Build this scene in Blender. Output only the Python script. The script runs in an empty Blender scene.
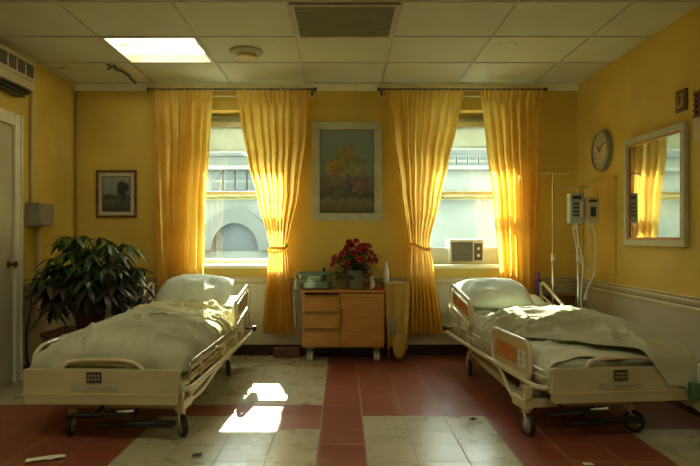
import bpy, bmesh, math, random
from mathutils import Vector, Matrix, noise
PI = math.pi
sc = bpy.context.scene
col = sc.collection
CZ = 1.17          # eye height
F = 600.0          # focal length in pixels of the 700 wide frame
def WX(px, d): return (px - 343.0) / F * d
def WZ(py, d): return CZ + (238.0 - py) / F * d

# ------------------------------------------------------------------ materials
def new_mat(name):
    m = bpy.data.materials.new(name); m.use_nodes = True
    nt = m.node_tree; b = nt.nodes['Principled BSDF']
    return m, nt, b
def mat(name, c, rough=.6, metal=0., c2=None, scale=6., bump=0., bscale=60., detail=4., spec=.5, contrast=(.35, .65), coat=0., stretch=None):
    m, nt, b = new_mat(name)
    b.inputs['Roughness'].default_value = rough
    b.inputs['Metallic'].default_value = metal
    b.inputs['Specular IOR Level'].default_value = spec
    b.inputs['Coat Weight'].default_value = coat
    tc = nt.nodes.new('ShaderNodeTexCoord')
    src = tc.outputs['Object']
    if stretch:
        mp = nt.nodes.new('ShaderNodeMapping'); mp.inputs['Scale'].default_value = stretch
        nt.links.new(src, mp.inputs['Vector']); src = mp.outputs['Vector']
    if c2 is None: c2 = tuple(x * .86 for x in c)
    n = nt.nodes.new('ShaderNodeTexNoise'); n.inputs['Scale'].default_value = scale; n.inputs['Detail'].default_value = detail
    nt.links.new(src, n.inputs['Vector'])
    r = nt.nodes.new('ShaderNodeValToRGB')
    r.color_ramp.elements[0].position = contrast[0]; r.color_ramp.elements[1].position = contrast[1]
    r.color_ramp.elements[0].color = (*c2, 1); r.color_ramp.elements[1].color = (*c, 1)
    nt.links.new(n.outputs['Fac'], r.inputs['Fac']); nt.links.new(r.outputs['Color'], b.inputs['Base Color'])
    if bump:
        n2 = nt.nodes.new('ShaderNodeTexNoise'); n2.inputs['Scale'].default_value = bscale; n2.inputs['Detail'].default_value = 3
        nt.links.new(src, n2.inputs['Vector'])
        bp = nt.nodes.new('ShaderNodeBump'); bp.inputs['Strength'].default_value = bump; bp.inputs['Distance'].default_value = .01
        nt.links.new(n2.outputs['Fac'], bp.inputs['Height']); nt.links.new(bp.outputs['Normal'], b.inputs['Normal'])
    return m
def emit(name, c, s):
    m, nt, b = new_mat(name)
    b.inputs['Base Color'].default_value = (*c, 1)
    b.inputs['Emission Color'].default_value = (*c, 1); b.inputs['Emission Strength'].default_value = s
    return m
def math_node(nt, op, a, b=None, clamp=False):
    n = nt.nodes.new('ShaderNodeMath'); n.operation = op; n.use_clamp = clamp
    for i, v in enumerate((a, b)):
        if v is None: continue
        if isinstance(v, (int, float)): n.inputs[i].default_value = v
        else: nt.links.new(v, n.inputs[i])
    return n.outputs[0]

def tile_mat(name, c, c2, grout, size, ox, oy, rough):
    m, nt, b = new_mat(name)
    tc = nt.nodes.new('ShaderNodeTexCoord'); sp = nt.nodes.new('ShaderNodeSeparateXYZ')
    nt.links.new(tc.outputs['Object'], sp.inputs[0])
    def edge(o, off):
        t = math_node(nt, 'FRACT', math_node(nt, 'DIVIDE', math_node(nt, 'SUBTRACT', o, off), size))
        a = math_node(nt, 'ABSOLUTE', math_node(nt, 'SUBTRACT', t, .5))
        return math_node(nt, 'GREATER_THAN', a, .5 - .013)
    e = math_node(nt, 'MAXIMUM', edge(sp.outputs[0], ox), edge(sp.outputs[1], oy))
    fl = nt.nodes.new('ShaderNodeVectorMath'); fl.operation = 'SNAP'; fl.inputs[1].default_value = (size, size, 10)
    ad = nt.nodes.new('ShaderNodeVectorMath'); ad.operation = 'SUBTRACT'; ad.inputs[1].default_value = (ox, oy, -5)
    nt.links.new(tc.outputs['Object'], ad.inputs[0]); nt.links.new(ad.outputs[0], fl.inputs[0])
    wn = nt.nodes.new('ShaderNodeTexWhiteNoise'); nt.links.new(fl.outputs[0], wn.inputs['Vector'])
    n = nt.nodes.new('ShaderNodeTexNoise'); n.inputs['Scale'].default_value = 7; n.inputs['Detail'].default_value = 3; n.inputs['Roughness'].default_value = .5
    nt.links.new(tc.outputs['Object'], n.inputs['Vector'])
    f = math_node(nt, 'ADD', math_node(nt, 'MULTIPLY', wn.outputs['Value'], .5), math_node(nt, 'MULTIPLY', n.outputs['Fac'], .7), True)
    mx = nt.nodes.new('ShaderNodeMix'); mx.data_type = 'RGBA'
    mx.inputs[6].default_value = (*c2, 1); mx.inputs[7].default_value = (*c, 1); nt.links.new(f, mx.inputs[0])
    mg = nt.nodes.new('ShaderNodeMix'); mg.data_type = 'RGBA'; mg.inputs[7].default_value = (*grout, 1)
    nt.links.new(e, mg.inputs[0]); nt.links.new(mx.outputs[2], mg.inputs[6]); nt.links.new(mg.outputs[2], b.inputs['Base Color'])
    rr = math_node(nt, 'ADD', math_node(nt, 'MULTIPLY', n.outputs['Fac'], .3), rough - .15)
    nt.links.new(math_node(nt, 'ADD', rr, math_node(nt, 'MULTIPLY', e, .3)), b.inputs['Roughness'])
    bp = nt.nodes.new('ShaderNodeBump'); bp.inputs['Strength'].default_value = .35; bp.inputs['Distance'].default_value = .004
    nt.links.new(math_node(nt, 'ADD', math_node(nt, 'SUBTRACT', 1, e), math_node(nt, 'MULTIPLY', n.outputs['Fac'], .12)), bp.inputs['Height'])
    nt.links.new(bp.outputs['Normal'], b.inputs['Normal'])
    return m

def cloth_mat(name, c, c2=None, trans=0., rough=.9, weave=0.):
    m, nt, b = new_mat(name)
    b.inputs['Roughness'].default_value = rough; b.inputs['Specular IOR Level'].default_value = .15
    tc = nt.nodes.new('ShaderNodeTexCoord')
    n = nt.nodes.new('ShaderNodeTexNoise'); n.inputs['Scale'].default_value = 4; n.inputs['Detail'].default_value = 4
    nt.links.new(tc.outputs['Object'], n.inputs['Vector'])
    r = nt.nodes.new('ShaderNodeValToRGB'); r.color_ramp.elements[0].position = .35; r.color_ramp.elements[1].position = .65
    r.color_ramp.elements[0].color = (*(c2 or tuple(x * .88 for x in c)), 1); r.color_ramp.elements[1].color = (*c, 1)
    nt.links.new(n.outputs['Fac'], r.inputs['Fac']); nt.links.new(r.outputs['Color'], b.inputs['Base Color'])
    n2 = nt.nodes.new('ShaderNodeTexNoise'); n2.inputs['Scale'].default_value = 26; n2.inputs['Detail'].default_value = 4
    nt.links.new(tc.outputs['Object'], n2.inputs['Vector'])
    bp = nt.nodes.new('ShaderNodeBump'); bp.inputs['Strength'].default_value = .35; bp.inputs['Distance'].default_value = .012
    nt.links.new(n2.outputs['Fac'], bp.inputs['Height']); nt.links.new(bp.outputs['Normal'], b.inputs['Normal'])
    if trans:
        t = nt.nodes.new('ShaderNodeBsdfTranslucent'); nt.links.new(r.outputs['Color'], t.inputs['Color'])
        nt.links.new(bp.outputs['Normal'], t.inputs['Normal'])
        ms = nt.nodes.new('ShaderNodeMixShader'); ms.inputs[0].default_value = trans
        nt.links.new(b.outputs[0], ms.inputs[1]); nt.links.new(t.outputs[0], ms.inputs[2])
        nt.links.new(ms.outputs[0], nt.nodes['Material Output'].inputs['Surface'])
    return m
def glass_mat(name, tint=(.93, .97, .95), gl=.1, rough=.02):
    m = bpy.data.materials.new(name); m.use_nodes = True; nt = m.node_tree
    nt.nodes.remove(nt.nodes['Principled BSDF'])
    t = nt.nodes.new('ShaderNodeBsdfTransparent'); t.inputs['Color'].default_value = (*tint, 1)
    g = nt.nodes.new('ShaderNodeBsdfGlossy'); g.inputs['Roughness'].default_value = rough
    ms = nt.nodes.new('ShaderNodeMixShader'); ms.inputs[0].default_value = gl
    nt.links.new(t.outputs[0], ms.inputs[1]); nt.links.new(g.outputs[0], ms.inputs[2])
    nt.links.new(ms.outputs[0], nt.nodes['Material Output'].inputs['Surface'])
    return m

M = {}
M['wall'] = mat('ochre_plaster', (.68, .49, .095), .75, c2=(.58, .41, .07), scale=2.2, bump=.15, bscale=35, detail=6)
M['wains'] = mat('cream_wainscot_paint', (.56, .52, .36), .6, c2=(.48, .44, .30), scale=2.5, bump=.1, bscale=30)
M['rail'] = mat('cream_trim_paint', (.58, .50, .30), .45, c2=(.50, .42, .25), scale=5)
M['white_trim'] = mat('white_trim_paint', (.84, .83, .64), .5, scale=5)
M['ceil'] = mat('ceiling_tile', (.60, .59, .43), .9, c2=(.54, .53, .38), scale=1.6, bump=.12, bscale=120, detail=8)
M['ceil_stained'] = mat('stained_ceiling_tile', (.62, .60, .43), .9, c2=(.30, .24, .13), scale=2.3, contrast=(.30, .40), bump=.12, bscale=120)
M['tbar'] = mat('ceiling_bar_paint', (.50, .47, .33), .6)
M['base'] = mat('maroon_baseboard', (.035, .012, .012), .35)
M['red'] = tile_mat('red_floor_tile', (.31, .085, .045), (.20, .048, .026), (.38, .24, .15), .267, .127, 3.94, .34)
M['cream'] = tile_mat('cream_floor_tile', (.50, .47, .30), (.38, .36, .22), (.30, .27, .17), .267, .127, 3.94, .30)
M['frame'] = mat('cream_bed_plastic', (.60, .50, .28), .42, c2=(.50, .41, .22), scale=5, coat=.15)
M['board'] = mat('tan_bed_plastic', (.50, .44, .25), .45, c2=(.42, .36, .20), scale=4, coat=.1)
M['tube'] = mat('pale_enamel_tube', (.66, .60, .40), .3, c2=(.55, .48, .3), scale=8, coat=.3)
M['chrome'] = mat('chrome', (.75, .73, .66), .18, 1., scale=5)
M['black'] = mat('black_rubber', (.012, .011, .010), .5)
M['grey'] = mat('grey_metal', (.30, .31, .26), .45, .3)
M['dgrey'] = mat('dark_grey_metal', (.09, .085, .07), .5, .3)
M['mattress'] = cloth_mat('mattress_ticking', (.58, .60, .50))
M['sheet'] = cloth_mat('white_cotton_sheet', (.76, .77, .63), (.68, .69, .55))
M['blanket'] = cloth_mat('sage_cotton_blanket', (.52, .53, .37), (.45, .46, .31))
M['throw'] = cloth_mat('cream_throw', (.66, .62, .36), (.58, .54, .30))
M['pillow'] = cloth_mat('pillow_cotton', (.68, .73, .62), (.60, .65, .54))
M['curtain'] = cloth_mat('yellow_curtain', (.92, .70, .19), (.84, .57, .12), trans=.6)
M['wood'] = mat('orange_wood', (.56, .27, .065), .38, c2=(.46, .20, .045), scale=5, stretch=(1, 1, 9), coat=.15)
M['wood_d'] = mat('dark_wood', (.16, .07, .025), .45, c2=(.10, .04, .015), scale=6, stretch=(1, 1, 8))
M['redwood'] = mat('reddish_wood', (.13, .035, .018), .4, c2=(.14, .035, .018), scale=6, stretch=(8, 1, 1))
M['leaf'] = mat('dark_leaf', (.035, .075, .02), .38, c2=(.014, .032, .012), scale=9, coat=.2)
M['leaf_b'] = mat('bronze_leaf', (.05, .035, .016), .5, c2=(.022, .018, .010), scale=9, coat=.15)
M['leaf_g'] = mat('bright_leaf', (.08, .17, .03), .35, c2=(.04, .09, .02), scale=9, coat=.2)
M['stem'] = mat('brown_stem', (.10, .075, .03), .7)
M['terracotta'] = mat('dark_clay', (.12, .05, .03), .6)
M['petal'] = mat('red_petal', (.50, .025, .018), .6, c2=(.28, .012, .012), scale=30)
M['glass'] = glass_mat('window_glass')
M['plastic_clear'] = glass_mat('clear_plastic', (.72, .86, .78), .14, .12)
M['teal'] = mat('teal_plastic', (.17, .30, .25), .4)
M['ceramic'] = mat('grey_green_ceramic', (.17, .18, .12), .3, scale=8)
M['tan'] = mat('tan_cardboard', (.36, .27, .12), .7)
M['redpl'] = mat('red_plastic', (.50, .05, .03), .35)
M['white'] = mat('white_plastic', (.72, .72, .62), .4)
M['lightblue'] = mat('pale_blue_plastic', (.42, .50, .44), .4)
M['screen'] = mat('dark_screen', (.03, .05, .06), .12)
M['purple'] = mat('purple_plastic', (.09, .03, .18), .35)
M['plate'] = mat('worn_label', (.42, .38, .30), .5)
M['green'] = mat('green_plastic', (.07, .16, .07), .45)
M['orange'] = mat('orange_label', (.62, .24, .04), .5, c2=(.5, .18, .03), scale=12)
M['drape'] = cloth_mat('mustard_cloth', (.58, .38, .09), (.48, .31, .07))
M['towel'] = cloth_mat('grey_towel', (.42, .43, .36))
M['darkcloth'] = cloth_mat('dark_cloth', (.07, .065, .05))
M['build'] = mat('pale_stone', (.10, .105, .085), .9, c2=(.06, .068, .055), scale=.6)
M['build2'] = mat('grey_stone', (.04, .044, .036), .9, scale=.8)
M['bglass'] = mat('far_window_glass', (.018, .026, .026), .7)
M['street'] = mat('street', (.25, .26, .24), .9)
M['gilt'] = mat('old_gilt_frame', (.34, .22, .07), .4, .3)
M['mirror'] = mat('mirror_glass', (.55, .60, .52), .04, .9, scale=2)
M['paleframe'] = mat('pale_green_frame', (.50, .50, .34), .45, c2=(.42, .42, .27), scale=10)
M['yellowplastic'] = mat('aged_yellow_plastic', (.66, .47, .14), .5)
M['housing'] = mat('lamp_reflector', (.74, .74, .56), .5)
M['blind'] = cloth_mat('grey_blind_fabric', (.50, .52, .44), trans=.5)
M['tubelight'] = emit('fluorescent_tube', (1, .98, .76), 9)

# ------------------------------------------------------------------ mesh helpers
class MB:
    def __init__(s): s.v = []; s.f = []; s.mi = []; s.m = 0
    def add(s, vs, fs):
        o = len(s.v); s.v += [tuple(v) for v in vs]; s.f += [tuple(i + o for i in f) for f in fs]; s.mi += [s.m] * len(fs); return s
    def box(s, x0, x1, y0, y1, z0, z1, mx=None):
        vs = [Vector((x, y, z)) for z in (z0, z1) for y in (y0, y1) for x in (x0, x1)]
        if mx: vs = [mx @ v for v in vs]
        return s.add(vs, [(0, 2, 3, 1), (4, 5, 7, 6), (0, 1, 5, 4), (2, 6, 7, 3), (0, 4, 6, 2), (1, 3, 7, 5)])
    def tube(s, pts, r, n=8, closed=False, rs=None):
        pts = [Vector(p) for p in pts]; N = len(pts); vs = []; prev = None
        for i, p in enumerate(pts):
            a = pts[(i - 1) % N] if (closed or i > 0) else p
            b = pts[(i + 1) % N] if (closed or i < N - 1) else p
            t = (b - a).normalized() if (b - a).length > 1e-9 else Vector((0, 0, 1))
            if prev is None:
                up = Vector((0, 0, 1)) if abs(t.z) < .9 else Vector((1, 0, 0))
                u = t.cross(up).normalized()
            else:
                u = (prev - t * prev.dot(t))
                u = u.normalized() if u.length > 1e-6 else t.orthogonal().normalized()
            prev = u; w = t.cross(u); rr = rs[i] if rs else r
            for k in range(n):
                a_ = 2 * PI * k / n; vs.append(p + u * (math.cos(a_) * rr) + w * (math.sin(a_) * rr))
        fs = []
        for i in range(N if closed else N - 1):
            j = (i + 1) % N
            for k in range(n):
                l = (k + 1) % n; fs.append((i * n + k, i * n + l, j * n + l, j * n + k))
        if not closed:
            fs.append(tuple(reversed(range(n)))); fs.append(tuple((N - 1) * n + k for k in range(n)))
        return s.add(vs, fs)
    def lathe(s, prof, c=(0, 0, 0), n=24, mx=None, sx=1., sy=1.):
        vs = []; c = Vector(c)
        for r, z in prof:
            for k in range(n):
                a = 2 * PI * k / n
                v = Vector((math.cos(a) * r * sx, math.sin(a) * r * sy, z))
                if mx: v = mx @ v
                vs.append(v + c)
        fs = [(i * n + k, i * n + (k + 1) % n, (i + 1) * n + (k + 1) % n, (i + 1) * n + k) for i in range(len(prof) - 1) for k in range(n)]
        fs.append(tuple(reversed(range(n)))); fs.append(tuple((len(prof) - 1) * n + k for k in range(n)))
        return s.add(vs, fs)
    def grid(s, fn, nu, nv):
        vs = [fn(i / nu, j / nv) for j in range(nv + 1) for i in range(nu + 1)]
        fs = [(j * (nu + 1) + i, j * (nu + 1) + i + 1, (j + 1) * (nu + 1) + i + 1, (j + 1) * (nu + 1) + i) for j in range(nv) for i in range(nu)]
        return s.add(vs, fs)
    def build(s, name, m, parent=None, smooth=False, bevel=0., solid=0., subd=0, loc=None):
        me = bpy.data.meshes.new(name); me.from_pydata(s.v, [], s.f)
        ms = m if isinstance(m, (list, tuple)) else [m]
        for x in ms: me.materials.append(x)
        if len(ms) > 1: me.polygons.foreach_set('material_index', s.mi)
        bm = bmesh.new(); bm.from_mesh(me); bmesh.ops.recalc_face_normals(bm, faces=bm.faces) if not solid else None
        bm.to_mesh(me); bm.free()
        if smooth:
            me.polygons.foreach_set('use_smooth', [True] * len(me.polygons))
            try: me.set_sharp_from_angle(angle=math.radians(smooth if smooth is not True else 50))
            except Exception: pass
        o = bpy.data.objects.new(name, me); col.objects.link(o)
        if loc is not None:
            o.location = loc
            me.transform(Matrix.Translation(-Vector(loc)))
        if parent: o.parent = parent
        if solid: md = o.modifiers.new('solid', 'SOLIDIFY'); md.thickness = solid; md.offset = -1
        if bevel: md = o.modifiers.new('bevel', 'BEVEL'); md.width = bevel; md.segments = 2; md.limit_method = 'ANGLE'
        if subd: md = o.modifiers.new('sub', 'SUBSURF'); md.levels = subd; md.render_levels = subd
        return o
def tag(o, label=None, cat=None, group=None, kind=None):
    if label: o['label'] = label
    if cat: o['category'] = cat
    if group: o['group'] = group
    if kind: o['kind'] = kind
    return o
def empty(name, loc, label=None, cat=None, group=None, rz=0, kind=None):
    o = bpy.data.objects.new(name, None); col.objects.link(o); o.location = loc; o.rotation_euler.z = rz; o.empty_display_size = .1
    return tag(o, label, cat, group, kind)
def copy_tree(o, parent=None):
    c = o.copy(); col.objects.link(c); c.parent = parent
    for ch in list(o.children): copy_tree(ch, c)
    return c
def smooth_path(pts, k=6, closed=False):
    P = [Vector(p) for p in pts]; out = []; N = len(P)
    for i in range(N if closed else N - 1):
        g = lambda j: P[j % N] if closed else P[max(0, min(N - 1, j))]
        p0, p1, p2, p3 = g(i - 1), g(i), g(i + 1), g(i + 2)
        for t in range(k):
            u = t / k
            out.append(.5 * ((2 * p1) + (p2 - p0) * u + (2 * p0 - 5 * p1 + 4 * p2 - p3) * u * u + (3 * p1 - p0 - 3 * p2 + p3) * u ** 3))
    if not closed: out.append(P[-1])
    return out
def rrect(cx, cy, w, h, r, n=5):
    out = []
    for sx, sy, a0 in ((1, 1, 0), (-1, 1, 90), (-1, -1, 180), (1, -1, 270)):
        for i in range(n + 1):
            a = math.radians(a0 + 90 * i / n)
            out.append((cx + sx * (w / 2 - r) + r * math.cos(a), cy + sy * (h / 2 - r) + r * math.sin(a)))
    return out
def S(name, mb, m, parent=None, **k):
    o = mb.build(name, m, parent, **k)
    if not parent: o['kind'] = 'structure'
    return o

# ------------------------------------------------------------------ room shell
XL, XR, YB, YF, H = -2.68, 2.34, 6.0, -1.8, 2.70
T = .267
mb = MB()
ix0 = math.floor((XL - .127) / T); ix1 = math.ceil((XR - .127) / T)
iy0 = math.floor((YF - 3.94) / T); iy1 = math.ceil((YB - 3.94) / T)
def floor_red(ix, iy):
    # ix counted from x=.127, iy counted from y=3.94 (0 = the row just behind it)
    if iy >= 1 and ix <= -2: return False                   # cream field by the window
    if iy == 0: return True                                 # red strip
    if iy < 0:
        if ix <= -6: return iy > -9
        if -5 <= ix <= -3: return False
        if ix == -2: return iy == -1
        if ix == -1: return True
        if 0 <= ix <= 2: return False
        if ix <= 5: return True
        return iy > -2
    return True
for ix in range(ix0, ix1):
    for iy in range(iy0, iy1):
        xa, xb = max(XL, .127 + ix * T), min(XR, .127 + (ix + 1) * T)
        ya, yb = max(YF, 3.94 + iy * T), min(YB, 3.94 + (iy + 1) * T)
        mb.m = 0 if floor_red(ix, iy) else 1
        mb.add([(xa, ya, 0), (xb, ya, 0), (xb, yb, 0), (xa, yb, 0)], [(0, 1, 2, 3)])
mb.m = 0; mb.box(XL - .1, XR + .1, YF - .1, YB + .36, -.12, -.004)
S('floor', mb, [M['red'], M['cream']])

# ceiling: tiles with a hole per lamp, bars between them
TW, TD = .748, .675; CX0, CY0 = -.363, 3.88
LAMPS = [(-2, 1), (-2, -4), (1, -5), (-2, -7), (2, -2)]
mb = MB()
for i in range(-4, 5):
    for j in range(-9, 5):
        xa, xb = max(XL, CX0 + i * TW), min(XR, CX0 + (i + 1) * TW)
        ya, yb = max(YF, CY0 + j * TD), min(YB, CY0 + (j + 1) * TD)
        if xb <= xa or yb <= ya: continue
        if (i, j) in LAMPS: continue
        mb.m = 0
        if (i, j) in ((2, 1), (-3, 2)): mb.m = 2
        mb.add([(xa, ya, H), (xa, yb, H), (xb, yb, H), (xb, ya, H)], [(0, 1, 2, 3)])
mb.m = 1
for i in range(-3, 5):
    x = CX0 + i * TW
    if XL < x < XR: mb.box(x - .008, x + .008, YF, YB, H - .006, H + .01)
for j in range(-8, 4):
    y = CY0 + j * TD
    if YF < y < YB: mb.box(XL, XR, y - .008, y + .008, H - .0055, H + .01)
mb.m = 0; mb.box(XL - .1, XR + .1, YF - .1, YB + .36, H + .16, H + .26)
S('ceiling', mb, [M['ceil'], M['tbar'], M['ceil_stained']])

# back wall with two openings
W1 = (-1.55, -.58, .88, 2.45); W2 = (.70, 1.70, .88, 2.45)
DW = .32
mb = MB()
ZR = .73
def wallseg(x0, x1, z0, z1):
    for a, b, m in ((z0, min(z1, ZR), 1), (max(z0, ZR), z1, 0)):
        if b > a: mb.m = m; mb.box(x0, x1, YB, YB + DW, a, b)
xs = [XL - .1, W1[0], W1[1], W2[0], W2[1], XR + .1]
for a, b in ((0, 1), (2, 3), (4, 5)): wallseg(xs[a], xs[b], 0, H + .16)
for w in (W1, W2): wallseg(w[0], w[1], 0, w[2]); wallseg(w[0], w[1], w[3], H + .16)
S('wall_back', mb, [M['wall'], M['wains']])
for nm, x0, x1 in (('wall_left', XL - .1, XL), ('wall_right', XR, XR + .1)):
    mb = MB(); mb.m = 1; mb.box(x0, x1, YF - .1, YB, 0, ZR); mb.m = 0; mb.box(x0, x1, YF - .1, YB, ZR, H + .16)
    S(nm, mb, [M['wall'], M['wains']])
mb = MB(); mb.m = 1; mb.box(XL, XR, YF - .1, YF, 0, ZR); mb.m = 0; mb.box(XL, XR, YF - .1, YF, ZR, H + .16)
S('wall_front', mb, [M['wall'], M['wains']])
def prof_x(mb, x0, x1, y, z, prof):     # moulding on the back wall
    n = len(prof)
    mb.add([(x0, y - p, z + q) for p, q in prof] + [(x1, y - p, z + q) for p, q in prof], [(i, i + 1, n + i + 1, n + i) for i in range(n - 1)] + [tuple(range(n)), tuple(range(n, 2 * n))])
def prof_y(mb, y0, y1, x, z, prof, sgn):
    n = len(prof)
    mb.add([(x + sgn * p, y0, z + q) for p, q in prof] + [(x + sgn * p, y1, z + q) for p, q in prof], [(i, i + 1, n + i + 1, n + i) for i in range(n - 1)] + [tuple(range(n)), tuple(range(n, 2 * n))])
RAIL = [(0, -.055), (.010, -.055), (.013, -.03), (.008, -.02), (.02, 0), (.024, .02), (.016, .032), (.03, .042), (.03, .05), (0, .05)]
mb = MB(); prof_x(mb, XL, XR, YB, ZR, RAIL); S('trim_1', mb, M['rail'])
mb = MB(); prof_y(mb, YF, 5.97, XR, ZR, RAIL, -1); S('trim_2', mb, M['rail'])
mb = MB(); prof_y(mb, 5.0, 5.97, XL, ZR, RAIL, 1); prof_y(mb, YF, 3.83, XL, ZR, RAIL, 1); S('trim_3', mb, M['rail'])
CROWN = [(0, -.06), (.03, -.06), (.045, -.03), (.055, 0), (0, 0)]
mb = MB(); prof_x(mb, XL, XR, YB, H, CROWN); S('trim_4', mb, M['white_trim'])
mb = MB(); mb.box(XL, XR, YB - .018, YB, 0, .105); mb.box(XL, XR, YB - .024, YB, 0, .02); S('baseboard_back', mb, M['base'])
mb = MB(); mb.box(XL, XL + .018, 5.0, YB - .03, 0, .105); mb.box(XL, XL + .018, YF, 3.83, 0, .105); S('baseboard_left', mb, M['base'])
mb = MB(); mb.box(XR - .018, XR, YF, YB - .03, 0, .105); S('baseboard_right', mb, M['base'])
# raised panel moulding on the right wall near the corner
mb = MB()
pw = [(.0, 0), (.014, 0), (.014, .03), (0, .03)]
for (ya, yb, za, zb) in ((5.13, 5.85, 1.685, 1.71), (5.13, 5.85, .85, .875), (5.13, 5.155, .85, 1.71), (5.825, 5.85, .85, 1.71)):
    mb.box(XR - .014, XR, ya, yb, za, zb)
S('trim_5', mb, M['wall'], bevel=.004)

# windows
def window(name, w, blind_len):
    x0, x1, z0, z1 = w
    e = empty(name, ((x0 + x1) / 2, YB + .26, z0), kind='structure')
    L = Vector(e.location)
    def P(n, mb, m, par=e, **k):
        for i, v in enumerate(mb.v): mb.v[i] = tuple(Vector(v) - L)
        return mb.build(n, m, par, **k)
    yf = YB + .22
    mb = MB()
    mb.box(x0, x0 + .05, yf, yf + .1, z0, z1); mb.box(x1 - .05, x1, yf, yf + .1, z0, z1)
    mb.box(x0 + .05, x1 - .05, yf, yf + .1, z1 - .05, z1); mb.box(x0 + .05, x1 - .05, yf, yf + .1, z0, z0 + .03)
    P('window_frame', mb, M['white_trim'], bevel=.004)
    mid = 1.62
    for k, (za, zb, yy) in enumerate(((z0 + .03, mid + .035, yf + .01), (mid - .045, z1 - .05, yf + .045))):
        mb = MB(); a, b = x0 + .05, x1 - .05
        mb.box(a, a + .04, yy, yy + .03, za, zb); mb.box(b - .04, b, yy, yy + .03, za, zb)
        mb.box(a + .04, b - .04, yy, yy + .03, za, za + .045); mb.box(a + .04, b - .04, yy, yy + .03, zb - .04, zb)
        s = P('sash', mb, M['white_trim'], bevel=.003)
        mb = MB(); mb.box(a + .04, b - .04, yy + .013, yy + .017, za + .045, zb - .04)
        g = P('pane', mb, M['glass'], e)
    mb = MB(); mb.box(x0 + .002, x1 - .002, YB + .002, yf, z0, z0 + .022); mb.box(x0 - .03, x1 + .03, YB - .05, YB - .001, z0 - .012, z0 + .022)
    P('window_sill', mb, M['white_trim'], bevel=.004)
    mb = MB(); mb.tube([(x0 + .06, yf - .03, z1 - .05), (x1 - .06, yf - .03, z1 - .05)], .028, 14)
    mb.box(x0 + .07, x1 - .07, yf - .008, yf - .005, z1 - blind_len, z1 - .05)
    mb.box(x0 + .07, x1 - .07, yf - .013, yf - .001, z1 - blind_len - .02, z1 - blind_len)
    P('roller_blind', mb, M['blind'], smooth=True)
    mb = MB(); mb.box(x0 + .055, x1 - .055, yf - .07, yf - .064, z1 - .14, z1 - .09); P('blind_header', mb, M['white_trim'], bevel=.002)
    return e
window('window_1', W1, .36); window('window_2', W2, .33)

# door in the left wall
DY0, DY1, DZ = 3.95, 4.86, 2.08
e = empty('door_1', (XL, (DY0 + DY1) / 2, 0), kind='structure'); L = Vector(e.location)
mb = MB()
mb.box(XL, XL + .028, DY1, DY1 + .10, 0, DZ + .1); mb.box(XL, XL + .028, DY0 - .10, DY0, 0, DZ + .1); mb.box(XL, XL + .028, DY0, DY1, DZ, DZ + .1)
mb.box(XL + .028, XL + .04, DY1 + .07, DY1 + .1, 0, DZ + .1)
mb.v = [tuple(Vector(v) - L) for v in mb.v]; mb.build('door_frame', M['white_trim'], e, bevel=.006)
mb = MB(); mb.box(XL + .002, XL + .014, DY0 + .006, DY1 - .02, .01, DZ - .012)
for za, zb in ((.2, .95), (1.08, 1.9)):
    for ya, yb in ((DY0 + .1, 4.35), (4.45, DY1 - .12)): mb.box(XL + .014, XL + .02, ya, yb, za, zb)
mb.v = [tuple(Vector(v) - L) for v in mb.v]; leaf = mb.build('door_leaf', M['wains'], e, bevel=.004)
mb = MB(); mb.lathe([(.027, 0), (.027, .01), (.012, .012), (.012, .04), (.026, .05), (.026, .065), (.01, .07)], (XL + .014, DY1 - .08, .96), 16, Matrix.Rotation(PI / 2, 3, 'Y'))
mb.v = [tuple(Vector(v) - L) for v in mb.v]; mb.build('door_handle', M['dgrey'], leaf, smooth=True)

# ------------------------------------------------------------------ ceiling things
def lamp(i, j, label, group=None):
    x0, x1, y0, y1 = CX0 + i * TW + .012, CX0 + (i + 1) * TW - .012, CY0 + j * TD + .012, CY0 + (j + 1) * TD - .012
    e = empty('ceiling_light', ((x0 + x1) / 2, (y0 + y1) / 2, H), label, 'ceiling light', group)
    hx, hy = (x1 - x0) / 2, (y1 - y0) / 2
    mb = MB()   # open housing
    iz = .055; s = .95
    vs = [(-hx, -hy, 0), (hx, -hy, 0), (hx, hy, 0), (-hx, hy, 0), (-hx * s, -hy * s, iz), (hx * s, -hy * s, iz), (hx * s, hy * s, iz), (-hx * s, hy * s, iz)]
    mb.add(vs, [(0, 4, 5, 1), (1, 5, 6, 2), (2, 6, 7, 3), (3, 7, 4, 0), (4, 7, 6, 5)])
    mb.build('reflector_housing', M['housing'], e, solid=.004)
    mb = MB()
    for a in ((-hx, -hx + .018, -hy, hy), (hx - .018, hx, -hy, hy), (-hx + .018, hx - .018, -hy, -hy + .018), (-hx + .018, hx - .018, hy - .018, hy)): mb.box(*a, -.006, .004)
    mb.build('frame', M['housing'], e)
    for yy in (-.14, .14):
        mb = MB(); mb.tube([(-hx * .88, yy, .030), (hx * .88, yy, .030)], .019, 12)
        mb.build('lamp_tube', M['tubelight'], e, smooth=True)
    if j < 0:  # extra area fill, added only to the unseen fixtures
        l = bpy.data.lights.new('added_fill_light', 'AREA'); l.shape = 'RECTANGLE'; l.size = .6; l.size_y = .5; l.energy = 8; l.color = (1, .98, .68)
        o = bpy.data.objects.new('added_fill_light', l); col.objects.link(o); o.parent = e; o.location = (0, 0, -.012)
    return e
lamp(-2, 1, 'lit recessed fluorescent ceiling light above the left bed near the window wall')
lamp(-2, -4, 'added fill light built as a recessed ceiling fixture, out of view on the left side')  # this fixture and the next are unseen, added to brighten the foreground
lamp(1, -5, 'added fill light built as a recessed ceiling fixture, out of view on the right side')
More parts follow.
